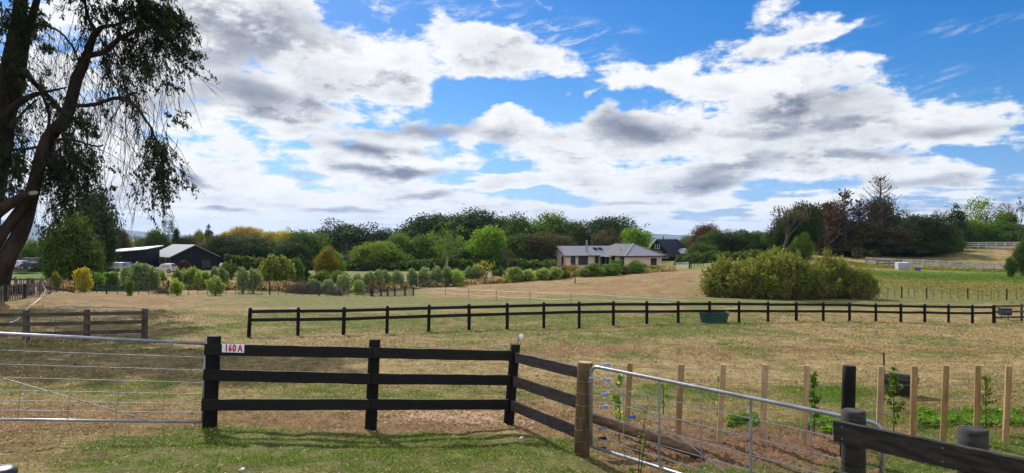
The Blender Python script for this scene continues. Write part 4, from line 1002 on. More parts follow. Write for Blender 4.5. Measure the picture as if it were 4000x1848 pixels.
# right gate
gr_ = thing('farm_gate', 'galvanised pipe gate running diagonally out of the picture on the right', 'gate', P(2304,1750,8.8)); o = gr_.location
A0, A1 = P(2322,1432,8.78), P(3400,1648,6.42); B0, B1 = P(2304,1745,8.8), None
ex = Vector((A1.x-A0.x, A1.y-A0.y, 0)).normalized(); L_ = Vector((A1.x-A0.x, A1.y-A0.y, 0)).length; zb0 = B0.z; zb1 = zb0-.09
B0 = Vector((A0.x, A0.y, zb0)); E = A0+ex*L_; B1 = Vector((E.x, E.y, zb1)); up_ = Vector((0,0,1))
pts = [B0-o-ex*.055]
pts += [Vector((A0.x, A0.y, A0.z-.13))-o-ex*.055]+[A0-o+ex*(.045-.10*math.cos(q))+up_*(-.10+.10*math.sin(q)) for q in np.linspace(.15, 1.45, 7)]
pts += [lerp(A0, A1, f)-o for f in (.08,.3,.6,.9)]+[A1-o+ex*(.10*math.sin(q))+up_*(-.10+.10*math.cos(q)) for q in np.linspace(.1, 1.5, 7)]+[B1-o+ex*.1]
MB().tube(pts, .0205, 14).build('frame', M['galv'], gr_, smooth=True); MB().tube([B0-o-ex*.055, B1-o+ex*.1], .0205, 12).build('bottom_tube', M['galv'], gr_, smooth=True)
def gp_(f, h): a = lerp(A0, A1, f); b = lerp(B0, B1, f); return lerp(a, b, h)-o
for h in (.21,.40,.58,.74,.88): MB().tube([gp_(-.02,h), gp_(1.03,h)], .0045, 6).build('wire', M['galv'], gr_)
def fr(px):
    k = (px-2000)/F; return (k*A0.y-A0.x)/((A1.x-A0.x)-k*(A1.y-A0.y))
for px, wd in ((2436,.004),(2575,.011),(2739,.0045),(2932,.012),(3168,.0045),(3330,.012)):
    f = fr(px)
    if wd > .008: MB().beam(gp_(f,.01), gp_(f,.99), wd*2.0, wd*2.0).build('stay', M['galv'], gr_)
    else: MB().tube([gp_(f,0), gp_(f,1)], wd, 6).build('stay', M['galv'], gr_)
MB().tube([gp_(.0,.05)+Vector((0,-.015,0)), gp_(fr(2960),.99)+Vector((0,-.015,0))], .0055, 6).build('brace', M['galv'], gr_)
MB().box(tuple(P(2309,1484,8.74)-o), (.05,.06,.06)).build('hinge', M['galv'], gr_)
MB().tube([B1-o+ex*.1+up_*.36, B1-o+ex*.1+up_*.05], .0225, 12).build('tape_wrap', mat('pale_blue_tape', (.25,.52,.72), (.45,.62,.74), 8, .5), gr_)
# chain hanging from the gate wire
ch = thing('chain', 'short rusty chain hanging beside the end of the diagonal gate', 'chain', P(3437,1805,6.3)); mb = MB()
for k in range(9):
    c = Vector((0, 0, -k*.028)); n = 12; u = Vector((1,0,0)) if k % 2 else Vector((.3,.95,0))
    mb.tube([c+u*(math.cos(2*math.pi*i/n)*.010)+Vector((0,0,math.sin(2*math.pi*i/n)*.020)) for i in range(n+1)], .0032, 5)
mb.build('links', M['rust'], ch); mb = MB(); mb.tube([Vector((math.cos(q)*.018, 0, .022+math.sin(q)*.018)) for q in np.linspace(-1.2, 3.6, 12)], .004, 6); mb.build('hook', M['rust'], ch)

# front rail fence at bottom right
ff = fence('rail_fence', 'weathered black board fence at the bottom right corner, nearest to the camera', 'fence', P(3333,2150,6.1))
round_post(ff, P(3333,1606,6.1), g(3333,6.1,-.2), .097, 'oldboard', 'blacktop', seed=7, seg=20); round_post(ff, P(3799,1678,5.3), g(3799,5.3,-.2), .100, 'oldboard', 'blacktop', seed=8, seg=20)
for y0, y1, k in ((1682,1842,0),(1878,2086,1),(2075,2330,2)):
    a = P(3261,y0,5.96); b = P(4000,y1,4.74); e = lerp(a, b, 1.8); bo = board(ff, a, e, .045, .178, 'oldboard', 20+k, seg=24, jit=.003)
    MB().beam(a-ff.location-(b-a).normalized()*.006, a-ff.location-(b-a).normalized()*.001, .044, .165).build('splintered_end', M['posttop'], bo)
    for fx in (.045, .62):
        for dz in (.05, -.05):
            c = lerp(a, b, fx)-ff.location+Vector((-.009, -.0235, dz+(-.0))); MB().tube([c, c+Vector((-.002,-.006,0))], [.007,.005], 8).build('nail', M['galv'], bo)

# stake fence with saplings
sf = fence('wire_fence', 'new wire fence of upright pale pine stakes behind the diagonal gate', 'fence', P(2443,1740,10.3))
ST = [(2462,1418,2443,10.3),(2662,1423,2645,10.3),(2825,1423,2808,10.25),(2990,1424,2975,10.25),(3153,1427,3137,10.25),(3441,1430,3430,10.1),(3571,1430,3562,10.2),(3695,1428,3680,10.3),(3820,1428,3811,10.5),(3940,1429,3925,10.7),(4060,1430,4050,10.9)]
for i, (xt, yt, xb, d) in enumerate(ST):
    a = P(xt,yt,d); b = g(xb,d,-.15); o = sf.location; mb = MB(); w = .037; rd = rnd(i)
    rz = rd.uniform(-.5,-.2); ca, sa = math.cos(rz)*w, math.sin(rz)*w; cs = [(ca-sa,sa+ca),(-ca-sa,-sa+ca),(-ca+sa,-sa-ca),(ca+sa,sa-ca)]
    vs = [b-o+Vector((x,y,0)) for x,y in cs]+[a-o+Vector((x,y,0)) for x,y in cs]; mb.add(vs, [(0,1,2,3),(7,6,5,4)]+[(k,(k+1)%4+0,(k+1)%4+4,k+4)[::-1] for k in range(4)]); mb.build('stake', M['stake'], sf)
round_post(sf, P(3317,1430,9.7), g(3306,9.7,-.2), .086, 'blackwood', 'blacktop', seed=12, name='strainer_post')['label'] = 'dark round strainer post'
for k, zf in enumerate((.98,.80,.62,.47,.30,.15)):
    pts = []
    q0 = P(2286,1417,D).lerp(P(2270,1790,D), 1-zf); pts.append(q0)
    for (xt, yt, xb, d) in ST: b = g(xb,d); pts.append(lerp(b, P(xt,yt,d), zf*.97)+Vector((0,-.045,0)))
    MB().tube([p-sf.location for p in pts], .0024, 5).build('wire', M['wire'], sf)
def strainer(px, py, d, matn, lab, flip=1):
    t = thing('wire_strainer', lab, 'wire strainer', P(px,py,d), .0, 'ratchet wire strainers on the new wire fence'); mb = MB(); n = 14; vs = []
    for i in range(n*2):
        a = math.pi*i/n; r = .030 if i % 2 else .021; vs += [(math.cos(a)*r, -.012, math.sin(a)*r), (math.cos(a)*r, .012, math.sin(a)*r)]
    m = n*2; mb.add(vs, [(2*i, 2*((i+1)%m), 2*((i+1)%m)+1, 2*i+1) for i in range(m)]+[tuple(2*i for i in range(m))[::-1], tuple(2*i+1 for i in range(m))])
    mb.build('ratchet_wheel', M[matn], t); mb = MB(); mb.beam((.0,-.018,0),(-.085*flip,-.010,-.008),.006,.034); mb.beam((.0,.018,0),(-.085*flip,.010,-.008),.006,.034); mb.tube([(-.08*flip,-.014,-.008),(-.08*flip,.014,-.008)],.008,8); mb.build('bracket', M[matn], t)
for px, py, d, m_, lab in ((2378,1425,9.2,'pale_steel','pale blue wire strainer just above the left end of the diagonal gate'),(2378,1484,9.2,'pale_steel','pale blue wire strainer level with the gate hinge'),(2372,1539,9.2,'pale_steel','pale blue wire strainer above the lowest pale blue one of the upright row'),
  (2368,1589,9.2,'pale_steel','lowest pale blue wire strainer in the upright row'),(2476,1628,9.6,'blue_plastic','bright blue wire strainer left of the second row, beside the first pine stake'),(2362,1672,9.2,'galv','grey wire strainer seen against the round timber brace'),
  (2362,1711,9.2,'black_plastic','upper of the two black wire strainers at the gate foot'),(2360,1750,9.2,'black_plastic','lower of the two black wire strainers at the gate foot')): strainer(px, py, d, m_, lab)
lg = MB(); a, b = P(2300,1627,9.25), g(2745,9.55,.03); lg.tube([a, lerp(a,b,.25), lerp(a,b,.6), lerp(a,b,.97), b+Vector((.02,0,-.06))], [.062,.068,.074,.072,.03], 14)
lo = lg.build('timber_brace', M['log'], None, origin=a, smooth=True); tag(lo, 'round grey brown pole leaning from the brown post down to the soil', 'brace post')

# saplings
def sapling(px, d, top, bot, wpx, leaf, lab, seed, n=260, ls=.035):
    loc = g(px, d); H = CAMZ+(HY-top)/F*d-loc.z; w = wpx/F*d*.5; rd = rnd(seed); rs = np.random.RandomState(seed)
    t = thing('sapling', lab, 'sapling', loc, 0, 'young saplings behind the pine stakes'); mb = MB(); mb.tube([(0,0,-.05),(.01,.01,H*.5),(-.01,0,H*.97)], [.010,.007,.002], 5); C = []
    for i in range(18):
        z = H*rd.uniform(.22, .95); a = rd.uniform(0, 6.28); L = w*rd.uniform(.5, 1.1)*(1.25-z/H); s = Vector((0,0,z)); e = s+Vector((math.cos(a)*L, math.sin(a)*L, L*rd.uniform(.2, 1.))); mb.tube([s, e], [.004,.0015], 3, False)
        for k in range(n//18): f = rd.uniform(.2, 1.1); c = lerp(s, e, f); C.append((c.x+rd.gauss(0,.02), c.y+rd.gauss(0,.02), c.z+rd.gauss(0,.02)))
    mb.build('stem', M['bark'], t); C = np.array(C); V, Q = leaves(C, rs.normal(0,1,C.shape), ls, rs, .2, 1.8); link('leaves', np_mesh('leaves', V, Q, LM[leaf], {'rnd': np.repeat(rs.rand(len(C)), 4)}), t)
sapling(2418, 10.0, 1455, 1640, 62, 'lime', 'yellow green sapling left of the first pine stake', 1, 420)
sapling(2815, 10.9, 1450, 1600, 60, 'mid', 'sparse sapling beside the third pine stake', 2, 110)
sapling(3180, 10.9, 1446, 1610, 72, 'mid', 'bushy sapling right of the fifth pine stake', 3, 420)
sapling(3490, 10.6, 1425, 1640, 88, 'mid', 'tall sapling in front of the black tub', 4, 460)
sapling(3850, 11.3, 1442, 1610, 70, 'olive', 'thin olive sapling left of the last pine stake', 5, 220)
sapling(2590, 12.0, 1475, 1600, 36, 'mid', 'very small sparse seedling between the first two stakes', 6, 40)
# twiggy sapling in front of the gate
t = thing('sapling', 'thin twiggy seedling with few leaves just in front of the diagonal gate', 'sapling', g(2495, 7.75)); o = t.location; rd = rnd(3); mb = MB(); C = []
for path in (((2492,1880),(2500,1740),(2520,1640),(2536,1560)), ((2498,1880),(2512,1760),(2524,1700)), ((2494,1860),(2470,1840),(2455,1825))):
    pts = [P(x,y,7.75)-o for x,y in path]; mb.tube(pts, [.006,.005,.003,.0015][:len(pts)], 5)
    for k in range(26): i = rd.randrange(len(pts)-1); c = lerp(pts[i], pts[i+1], rd.random()); C.append((c.x+rd.gauss(0,.025), c.y+rd.gauss(0,.025), c.z+rd.gauss(0,.02)))
mb.build('stem', M['bark'], t); C = np.array(C); rs = np.random.RandomState(2); V, Q = leaves(C, rs.normal(0,1,C.shape), .028, rs, 0, 2.); link('leaves', np_mesh('leaves', V, Q, LM['mid'], {'rnd': np.repeat(rs.rand(len(C)), 4)}), t)
# weeds patch and guards at sapling feet
def weeds(px0, px1, d0, d1, n, name, lab, seed):
    rs = np.random.RandomState(seed); px = rs.uniform(px0, px1, n); d = rs.uniform(d0, d1, n); x = (px-2000)/F*d
    k = fbm(x*2.2+5, d*2.2, 3) > .42; x = x[k]; d = d[k]; z = gz(x, d); C = np.stack([x, d, z+rs.uniform(.02, .11, len(x))], 1)
    V, Q = leaves(C, np.tile([0,0,1.], (len(x), 1)), .06, rs, 0, 1.1, .5); tag(link(name, np_mesh(name, V, Q, LM['clover'], {'rnd': np.repeat(np.clip(rs.normal(.45,.25,len(x)),0,1), 4)})), lab, 'weeds', kind='stuff')
weeds(3560, 4100, 11.4, 12.7, 3000, 'weeds', 'broad leaved bright green weeds behind the right hand pine stakes', 3)
weeds(3130, 3370, 11.0, 11.7, 900, 'weeds', 'bright green weeds at the foot of the sapling by the fifth stake', 4)
weeds(2840, 2960, 11.3, 12.0, 500, 'weeds', 'bright green weeds between the third and fourth stake', 6)

# black tub and step-in stake
def tub(px, d, rx, ry, h, matn, name, lab, cat, sides=28, ribs=0, water=True):
    loc = g(px, d); t = thing(name, lab, cat, loc); prof = [(.001,.01),(.80,.0),(.82,.02)]
    for i in range(ribs): z = .15+.7*i/max(ribs, 1); prof += [(.82+.15*z, z*h), (.835+.15*z, z*h+.015), (.82+.15*z+.01, z*h+.03)]
    prof += [(.97,h*.93),(1.0,h*.94),(1.03,h*.97),(1.02,h),(.97,h),(.94,h*.93),(.80,.06),(.001,.05)]
    mb = MB(); mb.lathe([(r, z) for r, z in prof], (0,0,0), sides, rx, ry); mb.build('tub_shell', M[matn], t, smooth=False)
    if water: mb = MB(); mb.lathe([(.001,h*.72),(.9,h*.72)], (0,0,0), sides, rx*.98, ry*.98); mb.build('water', M['glass'], t)
    return t
tub(3515, 14.2, .34, .34, .36, 'black_plastic', 'water_tub', 'round black plastic tub standing in the grass behind the pine stakes', 'tub')
tub(2789, 34.0, .74, .55, .50, 'green_plastic', 'water_trough', 'dark green ribbed water trough behind the long black fence', 'trough', 32, 3)
t = thing('electric_standard', 'thin black step-in stake beside the black tub', 'stake', g(3452,13.2)); MB().tube([(0,0,-.1),(0,0,.95)], .006, 6).build('rod', M['black_plastic'], t); MB().tube([(0,0,.55),(0,0,.98)], .016, 8).build('insulator', M['black_plastic'], t)
# black rounded cap bottom left
bc = thing('bollard', 'low glossy black rounded bollard cut by the bottom left corner', 'bollard', g(-6, 5.6)); zt = 2.5-893/F*5.6-bc.location.z
MB().lathe([(.10,-.1),(.10,zt-.09),(.125,zt-.08),(.132,zt-.05),(.12,zt-.02),(.08,zt-.004),(.001,zt)], (0,0,0), 28).build('cap', M['black_plastic'], bc, smooth=True)
MB().lathe([(.104,zt-.16),(.108,zt-.15),(.108,zt-.13),(.104,zt-.12)], (0,0,0), 28).build('collar', M['galv'], bc, smooth=True)

# long black fence
PX = [630,751,866,975,1080,1180,1276,1368,1457,1543,1627,1706,1785,1859,1932,2003,2071,2137,2203,2266,2326,2386,2446,2500]
TY = [775,774,773,770,767,765,763,761,759,758,758,758,758,758,759,760,760,761,763,764,765,766,767,767]
lf = fence('rail_fence', 'long black two rail fence crossing the whole paddock', 'fence', g(978, 27)); o = lf.location; tops = []
for i, (x, y) in enumerate(zip(PX, TY)):
    d = 27+.58*i; a = P(x*1.5528, y*1.5528+1, d); b = g(x*1.5528-(7 if i == 0 else 3 if i < 5 else 0), d, -.1); tops.append((a, b)); r = .068 if i < 23 else .085
    round_post(lf, a, b, r*random.Random(i).uniform(.92,1.08), 'blackwood', None, 10, i+30)
for i in range(23):
    (a0, b0), (a1, b1) = tops[i], tops[i+1]
    for f, sd in ((.115, 1), (.415, 2)):
        H0 = 1.12; p = a0+Vector((0,.085,-f*H0)); q = a1+Vector((0,.085,-f*H0)); e = (q-p).normalized()
        if i == 0: p = p-e*.07
        rr_ = rnd(i*3+sd); j0 = Vector((0,0,rr_.uniform(-.012,.012))); board(lf, p+j0, q-e*.004+Vector((0,0,rr_.uniform(-.012,.012))), .032, .128, 'blackrail', i*2+sd, seg=3, jit=.003)
    MB().box(tuple(a0-o+Vector((0,0,.02))), (.03,.03,.05)).build('insulator', M['black_plastic'], lf)
MB().tube([a-o+Vector((0,-.0,.045)) for a, b in tops], .0045, 5).build('wire', M['tape'], lf)
# grey rails that carry on right
ef = fence('rail_fence', 'short grey weathered rail pen at the right end of the long black fence', 'fence', g(3940, 41)); o = ef.location
for px in (3990, 4110): round_post(ef, g(px,41.3,1.02), g(px,41.3,-.1), .07, 'midwood', None, 10, px)
for z in (.92, .60, .28): board(ef, g(3890,40.7,z), g(4120,41.6,z), .035, .12, 'midwood', int(z*10), seg=4)
t = thing('feed_bin', 'small dark feed bin behind the grey rail pen', 'bin', g(3925,42.5)); MB().box((0,0,.45), (.55,.45,.38)).build('bin_body', M['black_plastic'], t); MB().box((0,0,.655),(.6,.5,.03)).build('lid', M['black_plastic'], t)
for sx_ in (-.2,.2): MB().tube([(sx_,0,0),(sx_,0,.26)], .03, 6).build('leg', M['rust'], t)

# left mid fence and its open gate
mf = fence('rail_fence', 'old olive grey three rail fence on the left behind the wire gate', 'fence', g(340, 25)); o = mf.location; pp = []
for px, ty, d in ((-380,1219,23.2),(-140,1216,23.7),(103,1213,24.4),(340,1210,25.0),(567,1206,25.6)):
    a = P(px,ty,d); b = g(px-(3 if px > 500 else 0),d,-.1); pp.append(a); mb = MB(); mb.beam(b-o, a-o, .16, .17); mb.build('post', M['midwood'], mf)
for i in range(4):
    for k, dz in enumerate((.14,.46,.79)): board(mf, pp[i]+Vector((0,-.105,-dz)), pp[i+1]+Vector((-.01,-.105,-dz)), .035, .125, 'midwood', i*3+k, seg=4)
og = thing('farm_gate', 'open galvanised wire gate standing behind the old olive grey rail fence', 'gate', g(400, 26.6)); o = og.location; zt_ = 1197
MB().tube([P(216,1296,26.6)-o, P(216,1214,26.6)-o, P(220,1201,26.6)-o, P(232,1197,26.6)-o, P(580,1204,26.4)-o], .020, 8).build('frame', M['galv'], og)
for px in (266,318,369,419,471,522): MB().tube([P(px,1199,26.5)-o, P(px-3,1304,26.5)-o], .007, 5).build('stay', M['wire'], og)
MB().tube([P(216,1296,26.6)-o, P(575,1306,26.4)-o], .02, 8).build('bottom_tube', M['galv'], og)
for y in (1216,1234,1252,1268,1284): MB().tube([P(216,y,26.6)-o, P(578,y+6,26.4)-o], .004, 4).build('wire', M['wire'], og)

# middle distance wire fence with battens
def at_px(pxs, d0, d1, x0, x1): return [(p, d0+(d1-d0)*(p-x0)/(x1-x0)) for p in pxs]
def wirefence(name, label, spots, heavy, h, nw, matb, rb=.028, rh=.07, hj=.08, seed=1, group=None, hm='darkpost'):
    root = g(*spots[len(spots)//2]); t = fence(name, label, 'fence', root, group); rd = rnd(seed); ends = []
    for i, (px, d) in enumerate(spots):
        b = g(px, d, -.1); hh = h*(1+rd.uniform(-hj, hj))*(1.12 if i in heavy else 1); a = Vector((b.x+rd.uniform(-.04,.04), b.y, b.z+.1+hh)); ends.append((g(px, d), a))
        if i in heavy: MB().tube([b-root, a-root], rh, 8).build('post', M[hm], t)
        else: MB().beam(b-root, a-root, rb*2, rb*1.6).build('batten', M[matb], t)
    for k in range(nw):
        z = h*(.12+.84*k/max(nw-1, 1)); MB().tube([g(px, d, z)-root+Vector((0,-.04,0)) for px, d in spots], .0055 if k == nw-1 else .004, 4).build('wire', M['wire'], t)
    return t
w1 = [223,247,291,334,378,417,459,500,541,581,621,658,700,736,774,811,846,883,920,953,987,1021,1054,1087,1118,1152,1182,1214,1246,1277,1306,1336,1361,1392,1421]
wirefence('wire_fence', 'long batten and wire fence across the middle distance on the left', at_px(w1, 60, 68.5, 223, 1421), {5,11,16,22,28}, 1.05, 4, 'batten', seed=2)
b1 = [1345+5.5*i for i in range(20)]; wirefence('batten_fence', 'close set grey batten fence receding beside the brush heap', at_px(b1, 84, 69.2, 1345, 1450), {0,19}, .95, 2, 'greywood', .03, .08, seed=3)
b2 = [1456+6.6*i for i in range(25)]; wirefence('batten_fence', 'close set pale batten fence ending in a heavy post by the brown paddock', at_px(b2, 69.3, 69.5, 1456, 1615), {0,5,9,13,19,24}, .78, 2, 'greywood', .032, .085, .12, seed=4)
w2 = [3404,3433,3467,3494,3522,3550,3573,3619,3646,3678,3712,3743,3781,3820,3838,3870,3899,3932,3970,4010]; wirefence('wire_fence', 'low old wire fence at the foot of the green bank on the right', at_px(w2, 61.5, 60, 3404, 4010), {0,4,7,12,17}, .85, 3, 'batten', .025, .06, seed=5)
w3 = [1625+27*i for i in range(37)]; wirefence('wire_fence', 'dark boundary wire fence below the planted shrub row', at_px(w3, 83.5, 109, 1625, 2600), set(range(0, 37, 5)), .9, 4, 'darkpost', .025, .06, seed=6)
w4 = [2600+9*i for i in range(5)]+[2700+12*i for i in range(5)]; wirefence('wire_fence', 'short dark paling fence beside the pale steel gate', at_px(w4, 112, 118, 2600, 2750), {4,5}, 1.0, 3, 'darkpost', .03, .08, seed=7)
# electric tape fence
tf = fence('tape_fence', 'white tape fence on thin rusty standards at the edge of the brown paddock', 'fence', g(1939, 58)); o = tf.location; sp = [(1620,69),(1740,66),(1831,62),(1939,58),(2070,54),(2230,50.5)]
for px, d in sp[1:]: MB().tube([g(px,d,-.1)-o, g(px,d,.88)-o], .018, 5).build('standard', M['rust'], tf)
for z, sag in ((.82,.03),(.42,.10)):
    pts = []
    for (p0, d0), (p1, d1) in zip(sp[:-1], sp[1:]):
        a, b = g(p0,d0,z), g(p1,d1,z); pts += [lerp(a,b,f)-o-Vector((0,0,sag*4*f*(1-f))) for f in (0,.25,.5,.75)]
    pts.append(g(*sp[-1], z)-o); pts.append(g(2700, 46, .5 if z > .5 else .3)-o); MB().tube(pts, .011, 4).build('tape', M['tape'], tf)
# weathered rail fences on the right hand bank
def railfence(name, label, spots, h, zs, matn, r, bh, seed=0, group=None):
    root = g(*spots[len(spots)//2]); t = fence(name, label, 'fence', root, group)
    for px, d in spots: MB().beam(g(px,d,-.1)-root, g(px,d,h)-root, r*2, r*2).build('post', M[matn], t)
    for (p0,d0),(p1,d1) in zip(spots[:-1], spots[1:]):
        for k, z in enumerate(zs): MB().beam(g(p0,d0,z*h)-root+Vector((0,-r-.03,0)), g(p1,d1,z*h)-root+Vector((-.02,-r-.03,0)), .05, bh, 2, .015, rnd(seed+int(p0)+k)).build('rail', M[matn], t)
    return t
M['palewood'] = mat('sun_bleached_timber', (.50,.47,.42), (.32,.30,.27), 1.5, .85)
railfence('rail_fence', 'long sun bleached rail fence along the top of the green bank on the right', at_px([3385,3429,3472,3515,3560,3607,3659,3712,3764,3820,3880,3944,4010], 117, 111, 3385, 4010), 1.15, (.9,.58,.26), 'palewood', .12, .2)
railfence('rail_fence', 'dark rail fence panel slanting up to the white tank on the bank', [(3424,111),(3472,113.5),(3520,115.5)], 1.1, (.9,.5), 'greywood', .1, .2)
railfence('rail_fence', 'upper rail fence above the tan field at the right edge', at_px([3755,3785,3820,3853,3889,3925,3963,4010], 152, 148, 3755, 4010), 1.25, (.92,.62,.3), 'palewood', .13, .22)
railfence('rail_fence', 'pale rail fence on the hill above the huge willow bush', at_px([2913,2940,2968,2998,3030], 132, 126, 2913, 3030), 1.25, (.95,.45), 'greywood', .1, .14)
railfence('rail_fence', 'old grey rails by the firewood heap on the far left', at_px([15,60,110,160,195], 56, 58, 15, 195), 1.25, (.92,.5), 'greywood', .07, .13)
# pale steel gate
pg = thing('farm_gate', 'small pale steel pipe gate at the top of the brown paddock', 'gate', g(2665,114)); o = pg.location
for k in range(5): MB().tube([g(2641,113,.22+.22*k)-o, g(2688,114.5,.22+.22*k)-o], .035, 6).build('pipe', M['white'], pg)
for px, d in ((2641,113),(2688,114.5)): MB().tube([g(px,d,.15)-o, g(px,d,1.15)-o], .035, 6).build('upright', M['white'], pg)
for px, d in ((2636,113),(2693,114.7)): MB().tube([g(px,d,-.1)-o, g(px,d,1.3)-o], .12, 8).build('gate_post', M['darkpost'], pg)
# old picket fence at the left
pk = [(-420+22*i) for i in range(12)]+[-150+9.5*i for i in range(33)]; wirefence('picket_fence', 'crooked grey paling fence running away at the left edge', [(p, 34+ (54-34)*max(p+420,0)/590) for p in pk], {3,14,22,30,38}, 1.08, 2, 'greywood', .035, .09, .16, seed=9)
pk2 = [60+8.5*i for i in range(17)]; wirefence('picket_fence', 'short grey paling fence behind the firewood heap', at_px(pk2, 57, 59.5, 60, 200), {0,8,16}, 1.15, 1, 'greywood', .035, .09, .16, seed=10)
# ---------------------------------------------------------------- buildings
def stripes(name, col, col2, period, axis=0, rough=.5, spec=.4, depth=.5):
    """ribbed metal or boarding: a real ridge pattern along one axis of the object"""
    m, t, b = principled(name, .7, .15); tc = m.node_tree.nodes.new('ShaderNodeTexCoord'); s = t.sep(tc.outputs['Object'])
    f = t.m('FRACT', t.m('DIVIDE', s[axis], period)); n = t.noise(tc.outputs['Object'], 1.5, 4, .6)
    rib = t.mr(t.m('ABSOLUTE', t.m('SUBTRACT', f, .5)), .40, .48)
    t.put(b.inputs['Base Color'], t.mix(t.m('MULTIPLY', rib, .8), t.mix(n, c4(col), c4(tuple(q*.88 for q in col))), c4(col2))); t.put(b.inputs['Normal'], t.bump(rib, depth, .03)); return m
M['roof_light'] = stripes('pale_ribbed_steel_roof', (.26,.27,.30), (.18,.19,.22), .76, 0)
M['roof_grey'] = stripes('grey_ribbed_steel_roof', (.22,.22,.255), (.34,.34,.38), .80, 0)
M['roof_side_shaded'] = stripes('grey_ribbed_steel_roof_hip_shaded', (.032,.037,.052), (.05,.056,.072), .80, 1)  # same grey steel, with the shade of the side slopes put into the colour
M['roof_black'] = mat('black_roof', (.018,.022,.032), (.012,.014,.022), .8, .6, .3)
M['white_roof'] = mat('white_roof', (.66,.67,.70), (.58,.60,.64), 1, .45)
M['barn_clad'] = stripes('black_vertical_cladding', (.008,.008,.012), (.016,.017,.024), .35, 0, .6)
M['barn_side'] = stripes('grey_boarded_wall', (.17,.165,.16), (.10,.10,.10), .4, 1, .7)
M['dark_wood_clad'] = stripes('dark_brown_boarding', (.028,.018,.013), (.012,.008,.006), .25, 2, .8)
def brickmat(name, c1, c2, mo):
    m, t, b = principled(name, .9, .1); tc = m.node_tree.nodes.new('ShaderNodeTexCoord'); s = t.sep(tc.outputs['Object'])
    br = m.node_tree.nodes.new('ShaderNodeTexBrick'); t.put(br.inputs['Vector'], t.comb(t.m('ADD', s[0], s[1]), s[2], 0.0)); br.inputs['Scale'].default_value = 2.2
    br.inputs['Color1'].default_value = c4(c1); br.inputs['Color2'].default_value = c4(c2); br.inputs['Mortar'].default_value = c4(mo); br.inputs['Mortar Size'].default_value = .02
    t.put(b.inputs['Base Color'], br.outputs[0]); return m
M['beige_brick'] = brickmat('beige_pink_brick', (.68,.52,.42), (.60,.44,.35), (.62,.55,.48))
M['brown_brick'] = brickmat('brown_brick', (.16,.10,.08), (.12,.08,.07), (.16,.14,.13))
M['pale_pink'] = mat('pale_render', (.60,.50,.44), (.54,.45,.40), 1, .9)
M['tarp'] = mat('white_tarpaulin', (.50,.52,.54), (.42,.44,.47), 1.2, .6, bump=.3)
M['tarp_blue'] = mat('blue_tarpaulin', (.06,.15,.42), (.25,.36,.60), 1.5, .6)
def wallbox(t, x0, x1, y0, y1, z0, z1, matn, name='wall'): return MB().box(((x0+x1)/2,(y0+y1)/2,(z0+z1)/2), (x1-x0,y1-y0,z1-z0)).build(name, M[matn], t)
def slab(pts, th):
    """a thick sheet from a planar outline, thickened downward"""
    mb = MB(); n = len(pts); a = [Vector(p) for p in pts]; nn = (a[1]-a[0]).cross(a[2]-a[0]).normalized(); nn = nn if nn.z > 0 else -nn
    b = [p-nn*th for p in a]; mb.add(a+b, [tuple(range(n)), tuple(range(n, 2*n))[::-1]]+[(i, (i+1) % n, (i+1) % n+n, i+n)[::-1] for i in range(n)]); return mb
def window(t, c, w, h, axis='x', fm='white', panes=1, out=.04, rows=1):
    """window on a wall; axis x: wall faces -y, axis y: wall faces -x"""
    f = MB(); b = .07
    def bx(u, v, du, dv, th):
        if axis == 'x': f.box((c[0]+u, c[1]-out/2, c[2]+v), (du, th, dv))
        else: f.box((c[0]-out/2, c[1]+u, c[2]+v), (th, du, dv))
    for s in (-1, 1): bx(s*(w/2), 0, b, h+b, out+.06); bx(0, s*(h/2), w-b, b, out+.05)
    for k in range(1, panes): bx(-w/2+w*k/panes, 0, .05, h-b, out+.03)
    for k in range(1, rows): bx(0, -h/2+h*k/rows, w-b, .04, out+.02)
    fo = f.build('window', M[fm], t); g_ = MB()
    if axis == 'x': g_.box((c[0], c[1]-.01, c[2]), (w-b*.9, .04, h-b*.9))
    else: g_.box((c[0]-.01, c[1], c[2]), (.04, w-b*.9, h-b*.9))
    g_.build('pane', M['glass'], fo); return fo

# black barn: x along the gable end, y back along the long side
bz = CAMZ-3.85
def zat(py, d): return CAMZ+(HY-py)/F*d
Wb, Lb = 8.95, 13.5; loc = P(667,1062,138); bn = thing('barn', 'black barn with pale grey roof and a wide gable facing the paddock', 'barn', loc, R(42)); ze = zat(1002,138)-loc.z; zr = zat(957,141)-loc.z
mb = MB(); mb.add([(0,0,-.5),(Wb,0,-.5),(Wb,0,ze),(Wb/2,0,zr-.1),(0,0,ze)]+[(0,Lb,-.5),(Wb,Lb,-.5),(Wb,Lb,ze),(Wb/2,Lb,zr-.1),(0,Lb,ze)], [(0,1,2,3,4),(9,8,7,6,5),(1,6,7,2),(2,7,8,3),(3,8,9,4)])
mb.build('wall', M['barn_clad'], bn); MB().add([(0,0.003,-.5),(0,Lb,-.5),(0,Lb,ze),(0,0.003,ze)], [(3,2,1,0)]).build('side_wall', M['barn_side'], bn)
for s in (0, 1):
    xe = -.45 if s == 0 else Wb+.45; zz = ze-.45*(zr-ze)/(Wb/2); slab([(xe,-.3,zz+.06),(Wb/2,-.3,zr+.06),(Wb/2,Lb+.3,zr+.06),(xe,Lb+.3,zz+.06)], .12).build('roof', M['roof_light'], bn)
for y0, w in ((1.6,.9),(5.0,.9),(6.8,.9),(11,1.0)): window(bn, (0,y0,1.45), w, 1.7, 'y', 'black_plastic', 1)
MB().box((-.05,3.2,1.1),(.08,1.1,2.2)).build('door', M['glass'], bn)
window(bn, (6.7,0,1.35), 1.7, 1.5, 'x', 'oldboard', 2, rows=2)
for y in (0.1, 3.9, 7.7, 11.5): MB().tube([(-.9,y,-.2),(-.9,y,ze-.1)], .08, 6).build('verandah_post', M['greywood'], bn)
